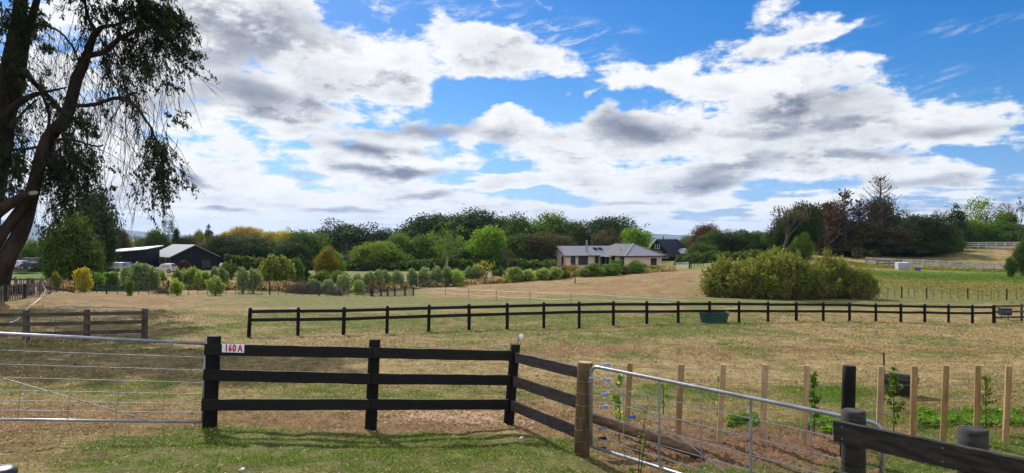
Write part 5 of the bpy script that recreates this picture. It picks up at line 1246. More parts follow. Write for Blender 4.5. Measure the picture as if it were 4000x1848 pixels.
MB().lathe([(.02,0),(.25,.04),(.42,.14)], (1.2,4.3,2.2+ze-2.6), 14).build('satellite_dish', M['darkpost'], bn)
# lean-to shed
loc = P(386,1060,134); ls_ = thing('shed', 'black lean-to shed with a thin white sloping roof left of the barn', 'shed', loc, R(3)); ws = 8.6; z0 = zat(985,134)-loc.z-.45; z1 = zat(984,134)-loc.z+.35
MB().add([(0,0,-.5),(ws,0,-.5),(ws,0,z1),(0,0,z0),(0,6,-.5),(ws,6,-.5),(ws,6,z1),(0,6,z0)], [(0,1,2,3),(7,6,5,4),(1,5,6,2),(4,0,3,7),(3,2,6,7)]).build('wall', M['barn_clad'], ls_)
slab([(-.15,-.3,z0+.30),(ws+.15,-.3,z1+.22),(ws+.15,7.5,z1+.82),(-.15,7.5,z0+.90)], .15).build('roof', M['white_roof'], ls_); MB().box((-.08,.1,1.4),(.14,.3,2.9)).build('downpipe', M['white'], ls_)
# tarp covered trailer
loc = P(372,1061,114); tr = thing('trailer', 'long flat trailer under a white tarpaulin with blue ends', 'trailer', loc, R(2)); wt_ = 4.7
mb = MB(); n = 16
for i in range(n): x0, x1 = .35+(wt_-.7)*i/n, .35+(wt_-.7)*(i+1)/n; w1, w2 = .03*math.sin(i*1.7), .03*math.sin((i+1)*1.7); mb.add([(x0,0+w1,.45),(x1,w2,.45),(x1,.12+w2,1.42+w2),(x0,.12+w1,1.42+w1),(x0,1.9,1.42+w1),(x1,1.9,1.42+w2),(x0,2,.45),(x1,2,.45)], [(0,1,2,3),(3,2,5,4),(4,5,7,6)])
mb.build('tarpaulin', M['tarp'], tr)
for x in (.17, wt_-.17): MB().box((x,1,.93),(.33,2.05,1.0)).build('tarp_end', M['tarp_blue'], tr)
MB().box((wt_/2,1,.33),(wt_,1.9,.16)).build('deck', M['darkpost'], tr)
for x in (1.2,1.9,3.4): MB().tube([(x,-.05,.16),(x,.15,.16)], .3, 14).build('wheel', M['black_plastic'], tr)
# beige brick house
loc = P(2210,1046,148); hs = thing('brick_house', 'beige brick house with a grey ribbed roof, silver flue and two skylights', 'house', loc, R(23)); zb = -.6
ze = zat(995,148)-loc.z; zr = zat(962,151)-loc.z; W1, L1 = 6.5, 9.6
# left wing: front wall along x (0..L1), gable ends at x=0; runs back W1
MB().add([(0,0,zb),(0,0,ze),(0,W1/2,zr-.12),(0,W1,ze),(0,W1,zb),(L1,0,zb),(L1,0,ze),(L1,W1/2,zr-.12),(L1,W1,ze),(L1,W1,zb)], [(0,1,2,3,4)[::-1],(5,6,7,8,9),(0,5,6,1),(4,3,8,9),(1,6,7,2),(2,7,8,3)]).build('wall', M['beige_brick'], hs)
k_ = (zr-ze)/(W1/2)
slab([(-.55,-.5,ze-.5*k_+.05),(L1+3,-.5,ze-.5*k_+.05),(L1+3,W1/2,zr+.05),(-.55,W1/2,zr+.05)], .13).build('roof', M['roof_grey'], hs)
slab([(-.55,W1+.5,ze-.5*k_+.05),(L1+3,W1+.5,ze-.5*k_+.05),(L1+3,W1/2,zr+.05),(-.55,W1/2,zr+.05)], .13).build('roof', M['roof_grey'], hs)
MB().beam((-.5,-.58,ze-.5*k_-.02),(L1-.6,-.58,ze-.5*k_-.02),.12,.14).build('gutter', M['barn_clad'], hs)
for s, a in ((0,(-.6,-.52,ze-.5*k_-.02)),(1,(-.6,W1+.5,ze-.5*k_-.02))): MB().beam(a,(-.6,W1/2,zr-.02),.06,.2).build('bargeboard', M['greywood'], hs)
for y0 in (1.4, 4.6): window(hs, (0,y0,1.25), .75, 2.1, 'y', 'black_plastic', 1, out=.07)
window(hs, (1.7,0,1.45), 1.0, 1.75, 'x', 'black_plastic', 1, out=.07); window(hs, (4.1,0,1.45), 2.2, 1.75, 'x', 'black_plastic', 3, out=.07)
MB().box((7.3,-.03,1.2),(.9,.1,2.2)).build('door', M['glass'], hs); MB().box((9.0,-.04,1.2),(1.7,.1,2.3)).build('porch_shade_panel', M['glass'], hs)  # flat dark panel painted in for the shade inside the porch
for x in (8.1, 9.9): MB().tube([(x,-.35,-.5),(x,-.35,ze-.3)], .09, 8).build('porch_post', M['greywood'], hs)
MB().lathe([(.19,0),(.19,2.5),(.24,2.52),(.24,2.8),(.001,2.85)], (5.5,1.0,ze+.15), 14).build('flue', M['galv'], hs)
for x in (8.1, 9.3):
    y0, y1 = 1.5, 2.3; MB().add([(x-.45,y0,ze+y0*k_+.22),(x+.45,y0,ze+y0*k_+.22),(x+.45,y1,ze+y1*k_+.22),(x-.45,y1,ze+y1*k_+.22)]+[(x-.45,y0,ze+y0*k_),(x+.45,y0,ze+y0*k_),(x+.45,y1,ze+y1*k_),(x-.45,y1,ze+y1*k_)], [(0,1,2,3),(0,4,5,1),(1,5,6,2),(2,6,7,3),(3,7,4,0)]).build('skylight', M['glass'], hs)
# right block with hipped roof, nearer: local corner
X0, Y0, X1, Y1 = 9.55, -7.9, 18.3, 6.0; z2 = zat(1002,140.5)-loc.z; zr2 = zat(953,147)-loc.z
wallbox(hs, X0, X1, Y0, Y1, zb, z2, 'beige_brick'); mxx = (X0+X1)/2; e = .55; ya, yb = Y0+3.9, Y1-2.6
A_ = (X0-e,Y0-e,z2); B_ = (X1+e,Y0-e,z2); C_ = (X1+e,Y1+e,z2); D_ = (X0-e,Y1+e,z2); Ra = (mxx,ya,zr2); Rb = (mxx,yb,zr2)
slab([A_,B_,Ra], .08).build('roof', M['roof_grey'], hs); slab([B_,C_,Rb,Ra], .08).build('roof', M['roof_side_shaded'], hs); slab([C_,D_,Rb], .08).build('roof', M['roof_grey'], hs); slab([D_,A_,Ra,Rb], .08).build('roof', M['roof_side_shaded'], hs)
for a, b in ((A_,Ra),(B_,Ra),(Ra,Rb),(C_,Rb),(D_,Rb)): MB().beam(Vector(a)+Vector((0,0,.05)), Vector(b)+Vector((0,0,.05)), .22, .08).build('ridge_cap', M['roof_light'], hs)
for a, b in ((A_,B_),(D_,A_),(B_,C_)): MB().beam(Vector(a)-Vector((0,0,.1)), Vector(b)-Vector((0,0,.1)), .14, .16).build('gutter', M['barn_clad'], hs)
window(hs, (X0,-6.6,1.3), 1.5, 1.9, 'y', 'black_plastic', 2, out=.07); window(hs, (X0,-3.2,1.3), 1.2, 2.0, 'y', 'black_plastic', 2, out=.07); window(hs, (X0,-.9,1.3), 1.0, 2.1, 'y', 'black_plastic', 1, out=.07)
window(hs, (X1-2.0,Y0,1.2), 1.3, 1.5, 'x', 'barn_clad', 1, out=.07); MB().box((X0-1.0,-2.2,ze-.35),(1.9,2.4,.14)).build('porch_roof', M['white_roof'], hs)
for y in (-3.2,-1.1): MB().tube([(X0-1.8,y,-.5),(X0-1.8,y,ze-.4)], .08, 8).build('porch_post', M['greywood'], hs)
MB().lathe([(.07,0),(.07,.8)], (X0+1.6,-3.4,z2+.9), 8).build('vent_pipe', M['galv'], hs)
# black steep-roofed house
loc = P(2618,1016,172); ah = thing('gabled_house', 'black steep roofed house with white windows behind the beige house', 'house', loc, R(-51)); 
# local x: from left gable corner to right gable corner is -x.. gable in the x-z plane facing -y
Wg, Lg = 7.7, 7.5; ah.rotation_euler.z = math.atan2(-6, 4.9); zg = zat(997,172)-loc.z; zq = zat(936,175)-loc.z
mb = MB(); mb.add([(-Wg,0,-.5),(0,0,-.5),(0,0,zg),(-Wg/2,0,zq-.15),(-Wg,0,zg),(-Wg,Lg,-.5),(0,Lg,-.5),(0,Lg,zg),(-Wg/2,Lg,zq-.15),(-Wg,Lg,zg)], [(0,1,2,3,4),(9,8,7,6,5),(1,6,7,2),(5,0,4,9),(2,7,8,3),(3,8,9,4)]); mb.build('wall', M['dark_wood_clad'], ah)
for s in (0, 1):
    xe = .5 if s else -Wg-.5; zz = zg-.5*(zq-zg)/(Wg/2); slab([(xe,-.4,zz+.08),(-Wg/2,-.4,zq+.08),(-Wg/2,Lg+.4,zq+.08),(xe,Lg+.4,zz+.08)], .14).build('roof', M['roof_black'], ah)
window(ah, (-Wg/2,0,zq-3.35), 2.6, .95, 'x', 'white', 3, out=.1, rows=2); window(ah, (-Wg/2,0,zq-1.75), 1.4, 1.15, 'x', 'white', 2, out=.1, rows=2); window(ah, (-1.5,0,.95), 2.0, .95, 'x', 'white', 3, out=.1)
MB().lathe([(.12,0),(.12,.9)], (-Wg/2,2.2,zq-.1), 8).build('flue', M['darkpost'], ah); MB().lathe([(.02,0),(.3,.05),(.45,.16)], (-2.9,-.3,zq-4.8), 14).build('satellite_dish', M['white'], ah)
t = thing('lean_to', 'pale roofed lean-to at the right of the black steep roofed house', 'shed', P(2663,1012,174), R(10)); wallbox(t,0,2.4,0,2.6,-.5,1.2,'darkpost'); slab([(-.2,-.3,1.3),(2.9,-.3,1.3),(2.4,2.9,2.6),(-.6,2.9,2.6)], .1).build('roof', M['roof_light'], t)
# white roofed cottage behind the orange tree
loc = P(1350,1080,150); ct = thing('cottage', 'small white cottage with a white gabled roof right of the orange tree', 'house', loc, R(-20))
wallbox(ct, -1.6, 0, 0, 7, -1, 1.0, 'pale_pink'); mb = MB(); mb.add([(0,-.8,-1),(2.3,-.8,-1),(2.3,-.8,1.0),(1.15,-.8,1.9),(0,-.8,1.0),(0,6,-1),(2.3,6,-1),(2.3,6,1.0),(1.15,6,1.9),(0,6,1.0)], [(0,1,2,3,4),(1,6,7,2),(5,0,4,9),(9,8,7,6,5)]); mb.build('wall', M['white'], ct)
slab([(-.35,-1.2,.85),(1.15,-1.2,2.05),(1.15,6.2,2.05),(-.35,6.2,.85)], .1).build('roof', M['white_roof'], ct); slab([(2.65,-1.2,.85),(1.15,-1.2,2.05),(1.15,6.2,2.05),(2.65,6.2,.85)], .1).build('roof', M['white_roof'], ct)
slab([(-3.6,-.3,1.0),(-.2,-.3,1.0),(-.2,3.5,2.6),(-3.6,3.5,2.6)], .1).build('roof', M['white_roof'], ct); slab([(2.5,-.1,1.0),(5.2,-.1,1.0),(5.2,3.5,2.3),(2.5,3.5,2.3)], .1).build('roof', M['white_roof'], ct); wallbox(ct, 2.31, 5.0, .2, 3.2, -1, .95, 'pale_pink')
window(ct, (1.15,-.8,.55), .7, 1.1, 'x', 'rust', 1, out=.05)
# scrap of white roof right of the barn
t = thing('low_shed', 'low shed showing only its white sloping roof right of the barn', 'shed', P(846,1058,150)); slab([(0,0,.3),(1.2,0,.3),(1.75,2.0,1.6),(0,2.0,1.6)], .1).build('roof', M['white_roof'], t); wallbox(t,.05,1.1,.2,2,-.6,.22,'darkpost')
# far pale house on the rise
loc = P(998,962,380); fh = thing('far_house', 'far low house with pale hipped roofs under the yellow poplars', 'house', loc); wallbox(fh,.3,13.5,0,8,-1.5,1.7,'brown_brick')
for x0, x1, zt in ((-.5,7.5,3.6),(6.5,14.4,3.4)): mb = MB(); mb.add([(x0,-.8,1.6),(x1,-.8,1.6),(x1,8.8,1.6),(x0,8.8,1.6),(x0+2.6,4,zt),(x1-2.6,4,zt)], [(0,1,5,4),(1,2,5),(2,3,4,5),(3,0,4)]); mb.build('roof', M['roof_light'], fh)
for x in (2.5,6,10): window(fh, (x,0,.5), 1.8, 1.3, 'x', 'white', 2, out=.08)
# buildings behind the big tree on the left
loc = P(30,1049,124); bh = thing('brick_house', 'brown brick house gable seen behind the trunk of the big tree', 'house', loc, R(-8))
mb = MB(); zz0 = zat(1012,124)-loc.z; zz1 = zat(976,124)-loc.z; mb.add([(-3.2,0,-.6),(3.9,0,-.6),(3.9,0,zz0),(.6,0,zz1),(-3.2,0,zz0+.1),(-3.2,9,-.6),(3.9,9,-.6),(3.9,9,zz0),(.6,9,zz1),(-3.2,9,zz0+.1)], [(0,1,2,3,4),(1,6,7,2),(5,0,4,9),(9,8,7,6,5)]); mb.build('wall', M['brown_brick'], bh)
slab([(4.3,-.3,zz0-.25),(.6,-.3,zz1+.12),(.6,9,zz1+.12),(4.3,9,zz0-.25)], .12).build('roof', M['roof_black'], bh); slab([(-3.7,-.3,zz0-.25),(.6,-.3,zz1+.12),(.6,9,zz1+.12),(-3.7,9,zz0-.25)], .12).build('roof', M['roof_black'], bh)
window(bh, (2.6,0,.9), 1.3, 1.2, 'x', 'white', 1, out=.07)
t = thing('garage', 'pale wall of a garage cut by the left edge behind the big tree', 'garage', P(22,1084,84), R(12)); wallbox(t,-5,0,0,1.2,-.5,1.75,'white'); slab([(-5.4,-.3,1.85),(.3,-.3,1.85),(.3,1.5,2.1),(-5.4,1.5,2.1)], .12).build('roof', M['roof_light'], t)

# vehicles
def car(px, py, d, L, h, rz, col, lab, cat='car', van=False, group=None):
    loc = P(px, py, d); t = thing('parked_'+('van' if van else 'car'), lab, cat, loc, rz, group); w = .88; n = mat('car_paint', col, None, 2, .3, .5)
    if van: pf = [(0,.35),(0,.95),(.06,1.12),(.16,h-.1),(.24,h),(.97,h),(1,h-.15),(1,.35)]
    else: pf = [(0,.38),(0,.78),(.05,.92),(.26,1.02),(.37,h-.06),(.45,h),(.84,h),(.97,1.02),(1,.9),(1,.38)]
    mb = MB(); m = len(pf); vs = []
    for s in (-1, 1):
        for f, z in pf: k = w*(1 if z < 1.05 else .86); vs.append((f*L, s*k, z))
    mb.add(vs, [tuple(range(m)), tuple(range(m, 2*m))[::-1]]+[(i, i+m, (i+1) % m+m, (i+1) % m) for i in range(m)]); body = mb.build('body', n, t)
    xs = (.40,.58,.61,.80) if not van else (.22,.4,.43,.9)
    for s in (-1, 1):
        for a, b in ((xs[0],xs[1]),(xs[2],xs[3])): MB().add([(a*L, s*(w+.004), 1.04),(b*L, s*(w+.004), 1.04),(b*L, s*(w*.88+.004), h-.12),(a*L+.12, s*(w*.88+.004), h-.12)], [(0,1,2,3)]).build('side_window', M['glass'], body)
    f0, f1 = (.27,.36) if not van else (.07,.15); ws_ = MB(); ws_.add([(f0*L-.02,-w*.86,1.06),(f0*L-.02,w*.86,1.06),(f1*L-.02,w*.78,h-.1),(f1*L-.02,-w*.78,h-.1)], [(0,1,2,3)]).build('windscreen', M['glass'], body)
    rb = MB(); rb.add([(L*.975+.02,-w*.8,1.06),(L*.975+.02,w*.8,1.06),(L*.87+.03,w*.74,h-.08),(L*.87+.03,-w*.74,h-.08)], [(0,1,2,3)]).build('rear_window', M['glass'], body)
    for fx in (.18,.80):
        for s in (-1, 1):
            wh = MB().tube([(fx*L, s*(w-.16), .33),(fx*L, s*(w+.02), .33)], .33, 18).build('wheel', M['black_plastic'], t); MB().tube([(fx*L, s*(w+.02), .33),(fx*L, s*(w+.03), .33)], .18, 12).build('rim', M['galv'], wh)
    for s in (-1, 1): MB().box((-.01, s*.6, .72),(.06,.34,.16)).build('headlight', M['white'], body); MB().box((L+.01, s*.68, .82),(.06,.18,.3)).build('tail_light', M['red'], body)
    return t
VG = 'cars parked by the brick house on the left'
car(612,1067,112,2.9,1.5,R(0),(.62,.50,.52),'pale pink white car parked in front of the black barn')
car(74,1051,118,3.6,1.85,R(3),(.012,.016,.035),'dark blue van parked by the brick house on the left', 'van', True, VG)
car(34,1052,115,2.8,1.4,R(0),(.60,.62,.68),'white fronted car at the left end of the parked vehicles', 'car', False, VG)
car(92,1053,114,1.9,1.2,R(2),(.02,.03,.06),'small dark car in front of the dark blue van', 'car', False, VG)
# wire dome of creeper before the barn
t = thing('garden_dome', 'dome trellis of dark red creeper in front of the black barn', 'trellis', P(716,1056,125)); mb = MB(); rd = rnd(4)
for k in range(60):
    a = rd.uniform(0, 6.28); tw = rd.uniform(-.6, .6); pts = []
    for f in np.linspace(0, 1.57, 7): pts.append((math.cos(a+tw*f)*1.5*math.cos(f), math.sin(a+tw*f)*1.5*math.cos(f), 1.75*math.sin(f)+.02)); 
    mb.tube(pts, .025, 3, False)
mb.build('creeper', mat('dark_red_creeper', (.06,.022,.018), (.03,.014,.012), 4, .9), t); mb = MB()
for k in range(8): a = k*math.pi/4; mb.tube([(math.cos(a)*1.46*math.cos(f), math.sin(a)*1.46*math.cos(f), 1.7*math.sin(f)) for f in np.linspace(0, 1.57, 9)], .03, 5)
mb.build('hoops', M['rust'], t)
# white tank in its cage and blue tub on the bank
t = thing('water_tank', 'white plastic water tank in a wire cage on the bank by the rail fence', 'tank', g(3524,108)); w = 1.7; h = .95
MB().box((0,0,h/2+.05),(w,1.0,h)).build('tank', M['tarp'], t); mb = MB()
for i in range(9): x = -w/2+w*i/8; mb.tube([(x,-.53,0),(x,-.53,h+.08),(x,.53,h+.08)], .018, 4)
for z in (.15,.4,.65,.9): mb.tube([(-w/2,-.53,z),(w/2,-.53,z)], .018, 4)
mb.build('cage', M['galv'], t)
tub(3585, 107, .48, .40, .5, 'blue_plastic', 'blue_trough', 'small dark blue trough right of the white tank', 'trough', 20, 0)
# firewood heap and fallen branch on the left
mb = MB(); rd = rnd(12); base = g(62, 55)
for i in range(46):
    x = rd.uniform(-1.1, 1.3); z = rd.uniform(.08, .95)*(1-abs(x-.1)/1.6); a = rd.uniform(-.5, .5); c = base+Vector((x, rd.uniform(-.4,.4), z)); dr = Vector((math.cos(a)*.22, math.sin(a)*.22+.12, rd.uniform(-.06,.06))); mb.tube([c-dr, c+dr], rd.uniform(.07,.15), 7)
tag(mb.build('firewood_heap', M['manure'], None, origin=base), 'heap of dark sawn logs behind the paling fence on the far left', 'firewood')
def stick(pts, r, matn, name, lab, cat):
    mb = MB(); base = pts[0][0] if isinstance(pts[0], tuple) and isinstance(pts[0][0], Vector) else pts[0]
    mb.tube(pts, r, 6); return tag(mb.build(name, M[matn], None, origin=pts[0]), lab, cat)
q = stick([g(165,54.5,.95), g(178,54,.5), g(195,53,.35)], [.06,.05,.03], 'palebark', 'dead_branch', 'pale dead branch leaning on the paling fence on the left', 'branch')
MB().tube([g(178,54,.5)-q.location, g(170,52.5,.12)-q.location, g(160,51.5,.02)-q.location], [.05,.035,.02], 5).build('side_branch', M['palebark'], q)
pl_ = MB().beam(g(172,55,.7), g(290,60,.12), .06, .18, 4); tag(pl_.build('fallen_plank', M['midwood'], None, origin=g(172,55,.7)), 'fallen timber plank lying against the corner of the wire fence', 'plank')
ln = MB().tube([g(160,50,.15), g(118,42,.2), g(92,37,.25), g(70,33,.15), g(-30,28,.1)], .022, 5); tag(ln.build('rope', M['tape'], None, origin=g(118,42)), 'white rope trailing along the foot of the paling fence', 'rope')
M['net'] = mat('green_shade_netting', (.03,.10,.065), (.02,.07,.05), 3, .8)
# green netting strips: woven of real strands
def netting(px0, px1, d0, d1, h, lab, n):
    root = g((px0+px1)/2, (d0+d1)/2); t = thing('shade_netting', lab, 'netting', root, 0, 'green netting strips along the planted shrubs'); mb = MB()
    for i in range(n+1): f = i/n; p = g(px0+(px1-px0)*f, d0+(d1-d0)*f); mb.beam(p-root+Vector((0,0,-.05)), p-root+Vector((0,0,h)), .012, .05, bev=.003)
    for k in range(8):
        z = h*(.06+.13*k)
        for i in range(10): f0, f1 = i/10, (i+1)/10; mb.beam(g(px0+(px1-px0)*f0, d0+(d1-d0)*f0, z)-root, g(px0+(px1-px0)*f1, d0+(d1-d0)*f1, z)-root, .012, .05, bev=.003)
    mb.build('net', M['net'], t)
netting(1560, 1690, 83.0, 85.5, .85, 'green shade netting in front of the round grey green standards', 60); netting(350, 545, 64.5, 66, .55, 'low green netting in front of the wide grey green shrub', 80); netting(1270, 1330, 74, 75, .7, 'short green netting beside the brush heap', 26)

# ---------------------------------------------------------------- the big conifer at the left edge
TD = 50.0
bt = thing('conifer_tree', 'huge old dark conifer with leaning trunks and drooping branches at the left edge', 'tree', g(0, TD)); BO = bt.location.copy(); S = TD/F
def BP(x, y, z=0.): v = P(x, y, TD); v.y += z; v.x += (x-2000)/F*z; v.z += (HY-y)/F*z; return v-BO
rd = rnd(77); rs = np.random.RandomState(77)
def smooth_path(pts, sub=4):
    out = []; n = len(pts)
    for i in range(n-1):
        p0 = pts[max(i-1,0)]; p1 = pts[i]; p2 = pts[i+1]; p3 = pts[min(i+2,n-1)]
        for k in range(sub):
            t = k/sub; out.append(tuple(.5*((2*b)+(-a+c)*t+(2*a-5*b+4*c-d)*t*t+(-a+3*b-3*c+d)*t**3) for a,b,c,d in zip(p0,p1,p2,p3)))
    out.append(tuple(pts[-1])); return out
LIMBS = {   # (x, y, radius px, depth offset m)
 'trunk': [(-14,1190,50,0),(6,1080,42,0),(34,1000,39,0),(85,900,37,.2),(115,800,33,.3),(140,700,30,.4),(160,620,30,.5),(192,535,32,.6),(250,468,30,.7),(275,400,28,.8),(298,310,27,.9),(322,260,24,1),(337,218,22,1),(350,180,18,1),(366,140,16,1),(392,110,13,1)],
 'left_trunk': [(-70,1190,70,1.5),(-60,1000,62,1.6),(-50,850,58,1.8),(-20,700,54,2),(5,560,50,2.1),(22,440,44,2.2),(30,300,40,2.3),(55,160,36,2.4),(75,40,32,2.5),(85,-120,28,2.5),(95,-400,20,2.5),(100,-700,8,2.5)],
 'inner_trunk': [(10,600,26,2.6),(42,450,24,2.8),(75,340,22,3),(92,210,20,3.2),(120,80,18,3.4),(150,-40,16,3.5),(180,-260,12,3.5),(200,-500,5,3.5)],
 'limb': [(-50,1010,26,-.6),(5,920,26,-.5),(50,858,25,-.4),(95,800,24,-.2),(120,775,20,0)],
 'cut_limb': [(-30,850,28,-1),(10,815,27,-1.1),(60,785,24,-1.3),(118,757,22,-1.6),(127,752,21,-1.65)],
 'arched_limb': [(265,415,12,.7),(300,412,10,.4),(340,412,10,.2),(380,405,10,0),(420,392,9,-.2),(455,384,9,-.4),(492,392,8.5,-.5),(525,412,8,-.7),(550,440,7,-.8),(572,476,6,-.9),(590,500,5.5,-1),(602,530,4.5,-1),(620,570,3.5,-1),(640,620,2.5,-1)],
 'upper_limb': [(335,216,16,1),(362,214,14,.8),(395,206,14,.5),(420,190,13,.3),(445,168,12,.2),(475,146,11,.1),(510,130,10,0),(535,112,9,0),(548,85,8,-.1),(552,50,7,-.2),(540,0,7,-.2),(520,-90,6,-.2),(470,-200,5,-.2)],
 'crown_limb': [(366,140,12,1),(395,108,11,1.2),(430,100,9,1.4),(470,90,8,1.5),(520,60,7,1.4),(570,30,6,1.2),(620,20,4,1),(670,50,3,.8)],
 'top_limb': [(372,118,9,1),(352,88,9,1.1),(342,60,8,1.2),(330,10,7,1.3),(315,-60,6,1.3),(300,-160,4,1.3)],
 'stub_limb': [(200,548,8,.4),(245,546,7,.1),(300,550,6,-.2),(345,565,5,-.4),(380,572,4.5,-.5),(402,566,4,-.6)],
 'side_limb': [(-20,592,7,1),(40,586,7,.9),(100,582,7,.8),(150,575,7,.6)],
 'broken_limb': [(10,465,22,2),(45,425,20,1.8),(85,395,17,1.5),(130,372,13,1.2),(170,362,9,1),(215,350,6,.7),(258,342,3,.5)],
 'cross_limb': [(60,255,13,2.2),(95,280,13,2),(130,320,13,1.7),(165,355,13,1.4),(205,395,12,1.1),(245,440,12,.9)],
 'hanging_limb': [(150,345,8,1),(172,385,7,1),(188,430,7,1),(192,480,6.5,1),(178,530,7,.9)],
 'thin_limb': [(125,92,6,3),(165,95,6,2.8),(205,108,5.5,2.5),(240,130,5,2.2),(270,165,5,2),(295,205,4.5,1.8),(308,250,4,1.6),(300,290,4,1.4)],
 'low_twig_limb': [(20,510,7,1.5),(60,470,6,1.4),(100,430,5,1.3),(140,390,4,1.2)],
 'spreading_limb': [(150,-40,14,3.5),(240,-170,13,3),(380,-320,12,2.5),(540,-430,10,2),(700,-500,8,2),(840,-560,5,2)],
 'small_stub': [(118,770,7,.2),(140,765,5,.2),(170,758,3,.2)],
}
paths = {}
for nm, pts in LIMBS.items():
    sp = smooth_path(pts, 3); V3 = [BP(p[0]+rd.uniform(-1.5,1.5), p[1]+rd.uniform(-1.5,1.5), p[3]) for p in sp]; paths[nm] = (sp, V3)
    part = 'trunk' if 'trunk' in nm else 'limb'
    sc_ = .80
    po = MB().tube(V3, [max(p[2], .8)*S*sc_ for p in sp], 14 if pts[0][2] > 15 else 8).build(part, M['macbark'], bt, smooth=True)
    if nm == 'cut_limb': e = V3[-1]; dd_ = (V3[-1]-V3[-2]).normalized(); MB().tube([e+dd_*.003, e+dd_*.01], 20*S*.9, 14).build('sawn_end', M['palebark'], po)
# drooping branchlets
tw = MB(); fol = []; LEAFY = .155
def droop(x, y, z, dx, dy, r, leafy, segs=6, curl=.5, lv=0):
    pts = [(x, y)]; vx, vy = dx/segs, dy/segs
    for k in range(segs): vx += rd.gauss(0, abs(dy)*.035+1); vy += abs(dy)/segs*curl*.25; pts.append((pts[-1][0]+vx, pts[-1][1]+vy))
    V3 = [BP(p[0], p[1], z+rd.uniform(-.05,.05)*i) for i, p in enumerate(pts)]; tw.tube(V3, [r*S*(1-.12*i) for i in range(len(pts))], 3, False)
    if lv < 2:
        for k in range(3 if lv == 0 else 2):
            i = rd.randrange(1, segs); droop(pts[i][0], pts[i][1], z+rd.uniform(-.4,.4), dx*.4+rd.gauss(0, 14), abs(dy)*rd.uniform(.25,.55), r*.6, leafy, 4, curl, lv+1)
    if leafy > 0:
        m = int(len(pts)*7*leafy*LEAFY)
        for k in range(m):
            i = min(int((rd.random()**.6)*segs), segs-1); p = V3[i].lerp(V3[i+1], rd.random()); fol.append((p.x+rd.gauss(0,.07), p.y+rd.gauss(0,.10), p.z+rd.gauss(0,.08)))
def along(nm, f0, f1, n, dxr, dyr, leafy, r=1.8):
    sp, _ = paths[nm]
    for k in range(n):
        f = rd.uniform(f0, f1)*(len(sp)-1); i = min(int(f), len(sp)-2); u = f-i; a, b = sp[i], sp[i+1]
        droop(a[0]+(b[0]-a[0])*u, a[1]+(b[1]-a[1])*u, a[3]+rd.uniform(-.8,.8), rd.uniform(*dxr), rd.uniform(*dyr), r*rd.uniform(.6,1.2), leafy*rd.uniform(.6,1.3))
along('arched_limb', .75, 1, 32, (-25,55), (70,190), 1.5); along('arched_limb', .15, .8, 18, (-30,50), (80,330), 0, 1.2)
along('upper_limb', .15, .75, 22, (0,150), (90,290), 1.3); along('upper_limb', .3, .95, 26, (-60,90), (60,200), .0, 1.2)
along('crown_limb', .2, 1, 38, (-30,150), (40,200), 2.0); along('crown_limb', .4, 1, 20, (-20,120), (60,220), 0, 1.)
along('upper_limb', .7, 1, 28, (-20,200), (20,170), 2.2)
along('stub_limb', .0, .7, 26, (-50,60), (90,260), 1.7); along('trunk', .42, .62, 34, (-10,120), (60,260), 1.6)
along('thin_limb', 0, 1, 30, (-60,80), (60,220), 0, 1.1); along('cross_limb', 0, 1, 22, (-60,60), (40,170), .35, 1.2); along('broken_limb', 0, 1, 20, (-40,60), (40,150), .6, 1.2)
along('side_limb', 0, 1, 24, (-50,40), (60,170), 1.2); along('inner_trunk', 0, .7, 26, (-60,90), (20,130), .5, 1.3); along('left_trunk', .35, .75, 40, (-50,110), (20,140), .7, 1.5)
along('trunk', .1, .4, 12, (-60,90), (-20,120), 0, 1.1); along('top_limb', 0, 1, 26, (-60,90), (30,160), 1.0); along('low_twig_limb', 0, 1, 16, (-50,50), (20,120), .2, 1.)
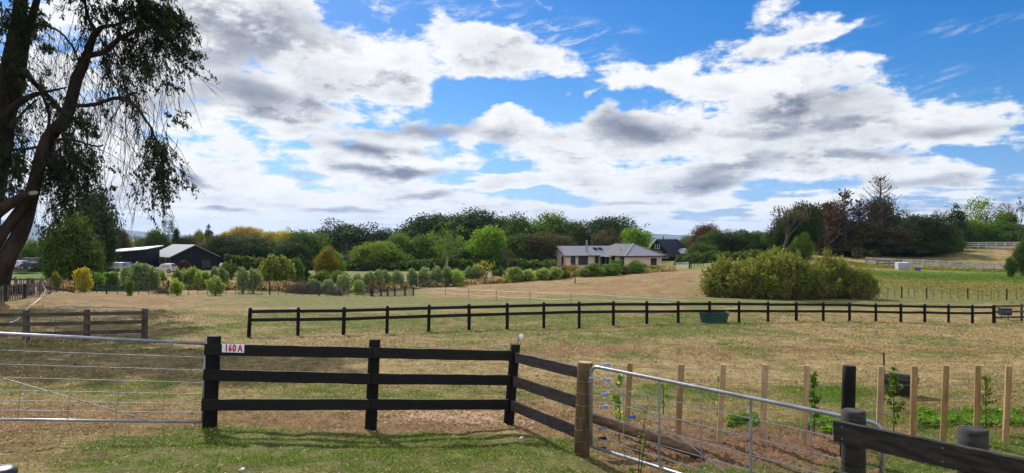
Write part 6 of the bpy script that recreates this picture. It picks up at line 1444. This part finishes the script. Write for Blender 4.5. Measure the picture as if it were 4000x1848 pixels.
# sprays of foliage: x, y, rx, ry, number of sprays, droop direction
def sprays(x, y, rx, ry, n, dx=20, dy=60, leafy=2.2, z=0., zr=2.):
    for k in range(n):
        a = rd.uniform(0, 6.28); q = math.sqrt(rd.random()); droop(x+math.cos(a)*q*rx, y+math.sin(a)*q*ry, z+rd.uniform(-zr, zr), rd.gauss(dx, 18), dy*rd.uniform(.5,1.3), 1.6, leafy*rd.uniform(.7,1.3), 5, .3, 1)
for a in ((470,15,140,50,90,25,50),(580,30,110,60,110,35,60),(650,70,55,60,60,40,70),(690,130,25,40,22,40,60),(420,20,60,30,26,10,40),(70,20,90,60,80,5,50),(55,110,60,60,60,5,50),(50,200,50,50,34,5,45),(115,60,50,60,40,20,45),(175,165,40,20,18,30,20),(165,60,25,30,8,20,30),(60,290,50,60,26,15,50),(150,255,30,60,14,35,60),
          (715,195,30,22,12,45,25),(755,215,22,10,9,20,12),(735,262,18,22,8,20,25),(700,255,14,30,6,10,30),(655,330,24,14,10,12,15),(560,275,22,14,9,10,15),(640,300,20,30,6,10,30),(470,330,30,60,14,40,60),(520,385,30,30,12,40,30),(690,455,18,28,11,10,25),(670,435,26,10,7,20,15),(430,440,24,24,7,5,30),(540,250,24,30,6,10,30),(600,200,25,40,8,10,50),
          (612,570,34,56,20,5,50),(640,650,36,40,22,8,40),(300,480,60,26,26,30,20),(345,515,36,18,14,25,14),(240,420,34,36,18,10,40),(290,600,60,70,50,10,60),(330,650,50,60,36,15,60),(240,650,36,80,26,0,70),(370,600,30,40,12,25,30),(270,740,50,50,22,5,60),(350,720,45,40,14,20,40),(210,780,20,50,6,0,50),
          (30,560,50,50,28,0,50),(30,640,55,50,36,0,50),(70,620,30,40,14,10,40),(20,730,40,40,18,0,40),(100,540,30,30,7,10,30),(60,480,30,30,7,0,30),(450,735,14,10,4,5,10),(655,775,12,8,3,5,10)):
    x, y, rx, ry, n, dx, dy = a; sprays(x, y, rx, ry, max(int(n*.36), 2), dx, dy, 2.0)
# crown above the picture: spreading layers that shade the paddock
for a in ((250,-120,330,70,150,10,50),(420,-180,260,80,150,30,50),(60,-200,260,120,150,0,50),(-120,100,120,240,120,-30,60),(-150,420,120,200,110,-40,60),(200,-330,260,90,110,10,50),(90,-520,190,90,80,0,50),(120,-680,100,70,40,0,50),(620,-430,210,90,170,30,50),(800,-560,170,80,130,30,50),(420,-330,200,90,130,30,50),(330,-560,240,90,140,30,50),(600,-650,200,70,120,30,50)):
    x, y, rx, ry, n, dx, dy = a; sprays(x, y, rx, ry, n, dx, dy, 4.2, 0, 5.5)
# fine bare twigs that arc across the gaps
for k in range(230):
    x = rd.gauss(400, 190); y = rd.gauss(330, 200)
    if x < 60 or x > 720 or y < 10 or y > 760 or (x > 560 and y > 560): continue
    droop(x, y, rd.uniform(-1,1), rd.gauss(20,45), rd.uniform(40,150), 1.5, 0, 5, .8, 1)
tw.build('branchlets', M['macbark'], bt); FC = np.array(fol); V, Q = leaves(FC, rs.normal(0,1,FC.shape), .115, rs, .9, 2.5)
link('foliage', np_mesh('foliage', V, Q, LM['macro'], {'rnd': np.repeat(np.clip(rs.normal(.4,.25,len(FC)),0,1), 4)}), bt)

# ---------------------------------------------------------------- air
hz = MB(); x0, x1, y0, y1, za, zc = -11900, 11900, -11900, 11900, -140, 250
hz.box(((x0+x1)/2,(y0+y1)/2,(za+zc)/2), (x1-x0, y1-y0, zc-za)); hm_ = bpy.data.materials.new('air'); hm_.use_nodes = True; hn = hm_.node_tree; hn.nodes.clear()
pv = hn.nodes.new('ShaderNodeVolumePrincipled'); pv.inputs['Color'].default_value = (.42,.62,1,1); pv.inputs['Density'].default_value = 5.5e-5; pv.inputs['Anisotropy'].default_value = .2
ho_ = hn.nodes.new('ShaderNodeOutputMaterial'); hn.links.new(pv.outputs[0], ho_.inputs['Volume']); tag(hz.build('haze', hm_, None), kind='stuff')
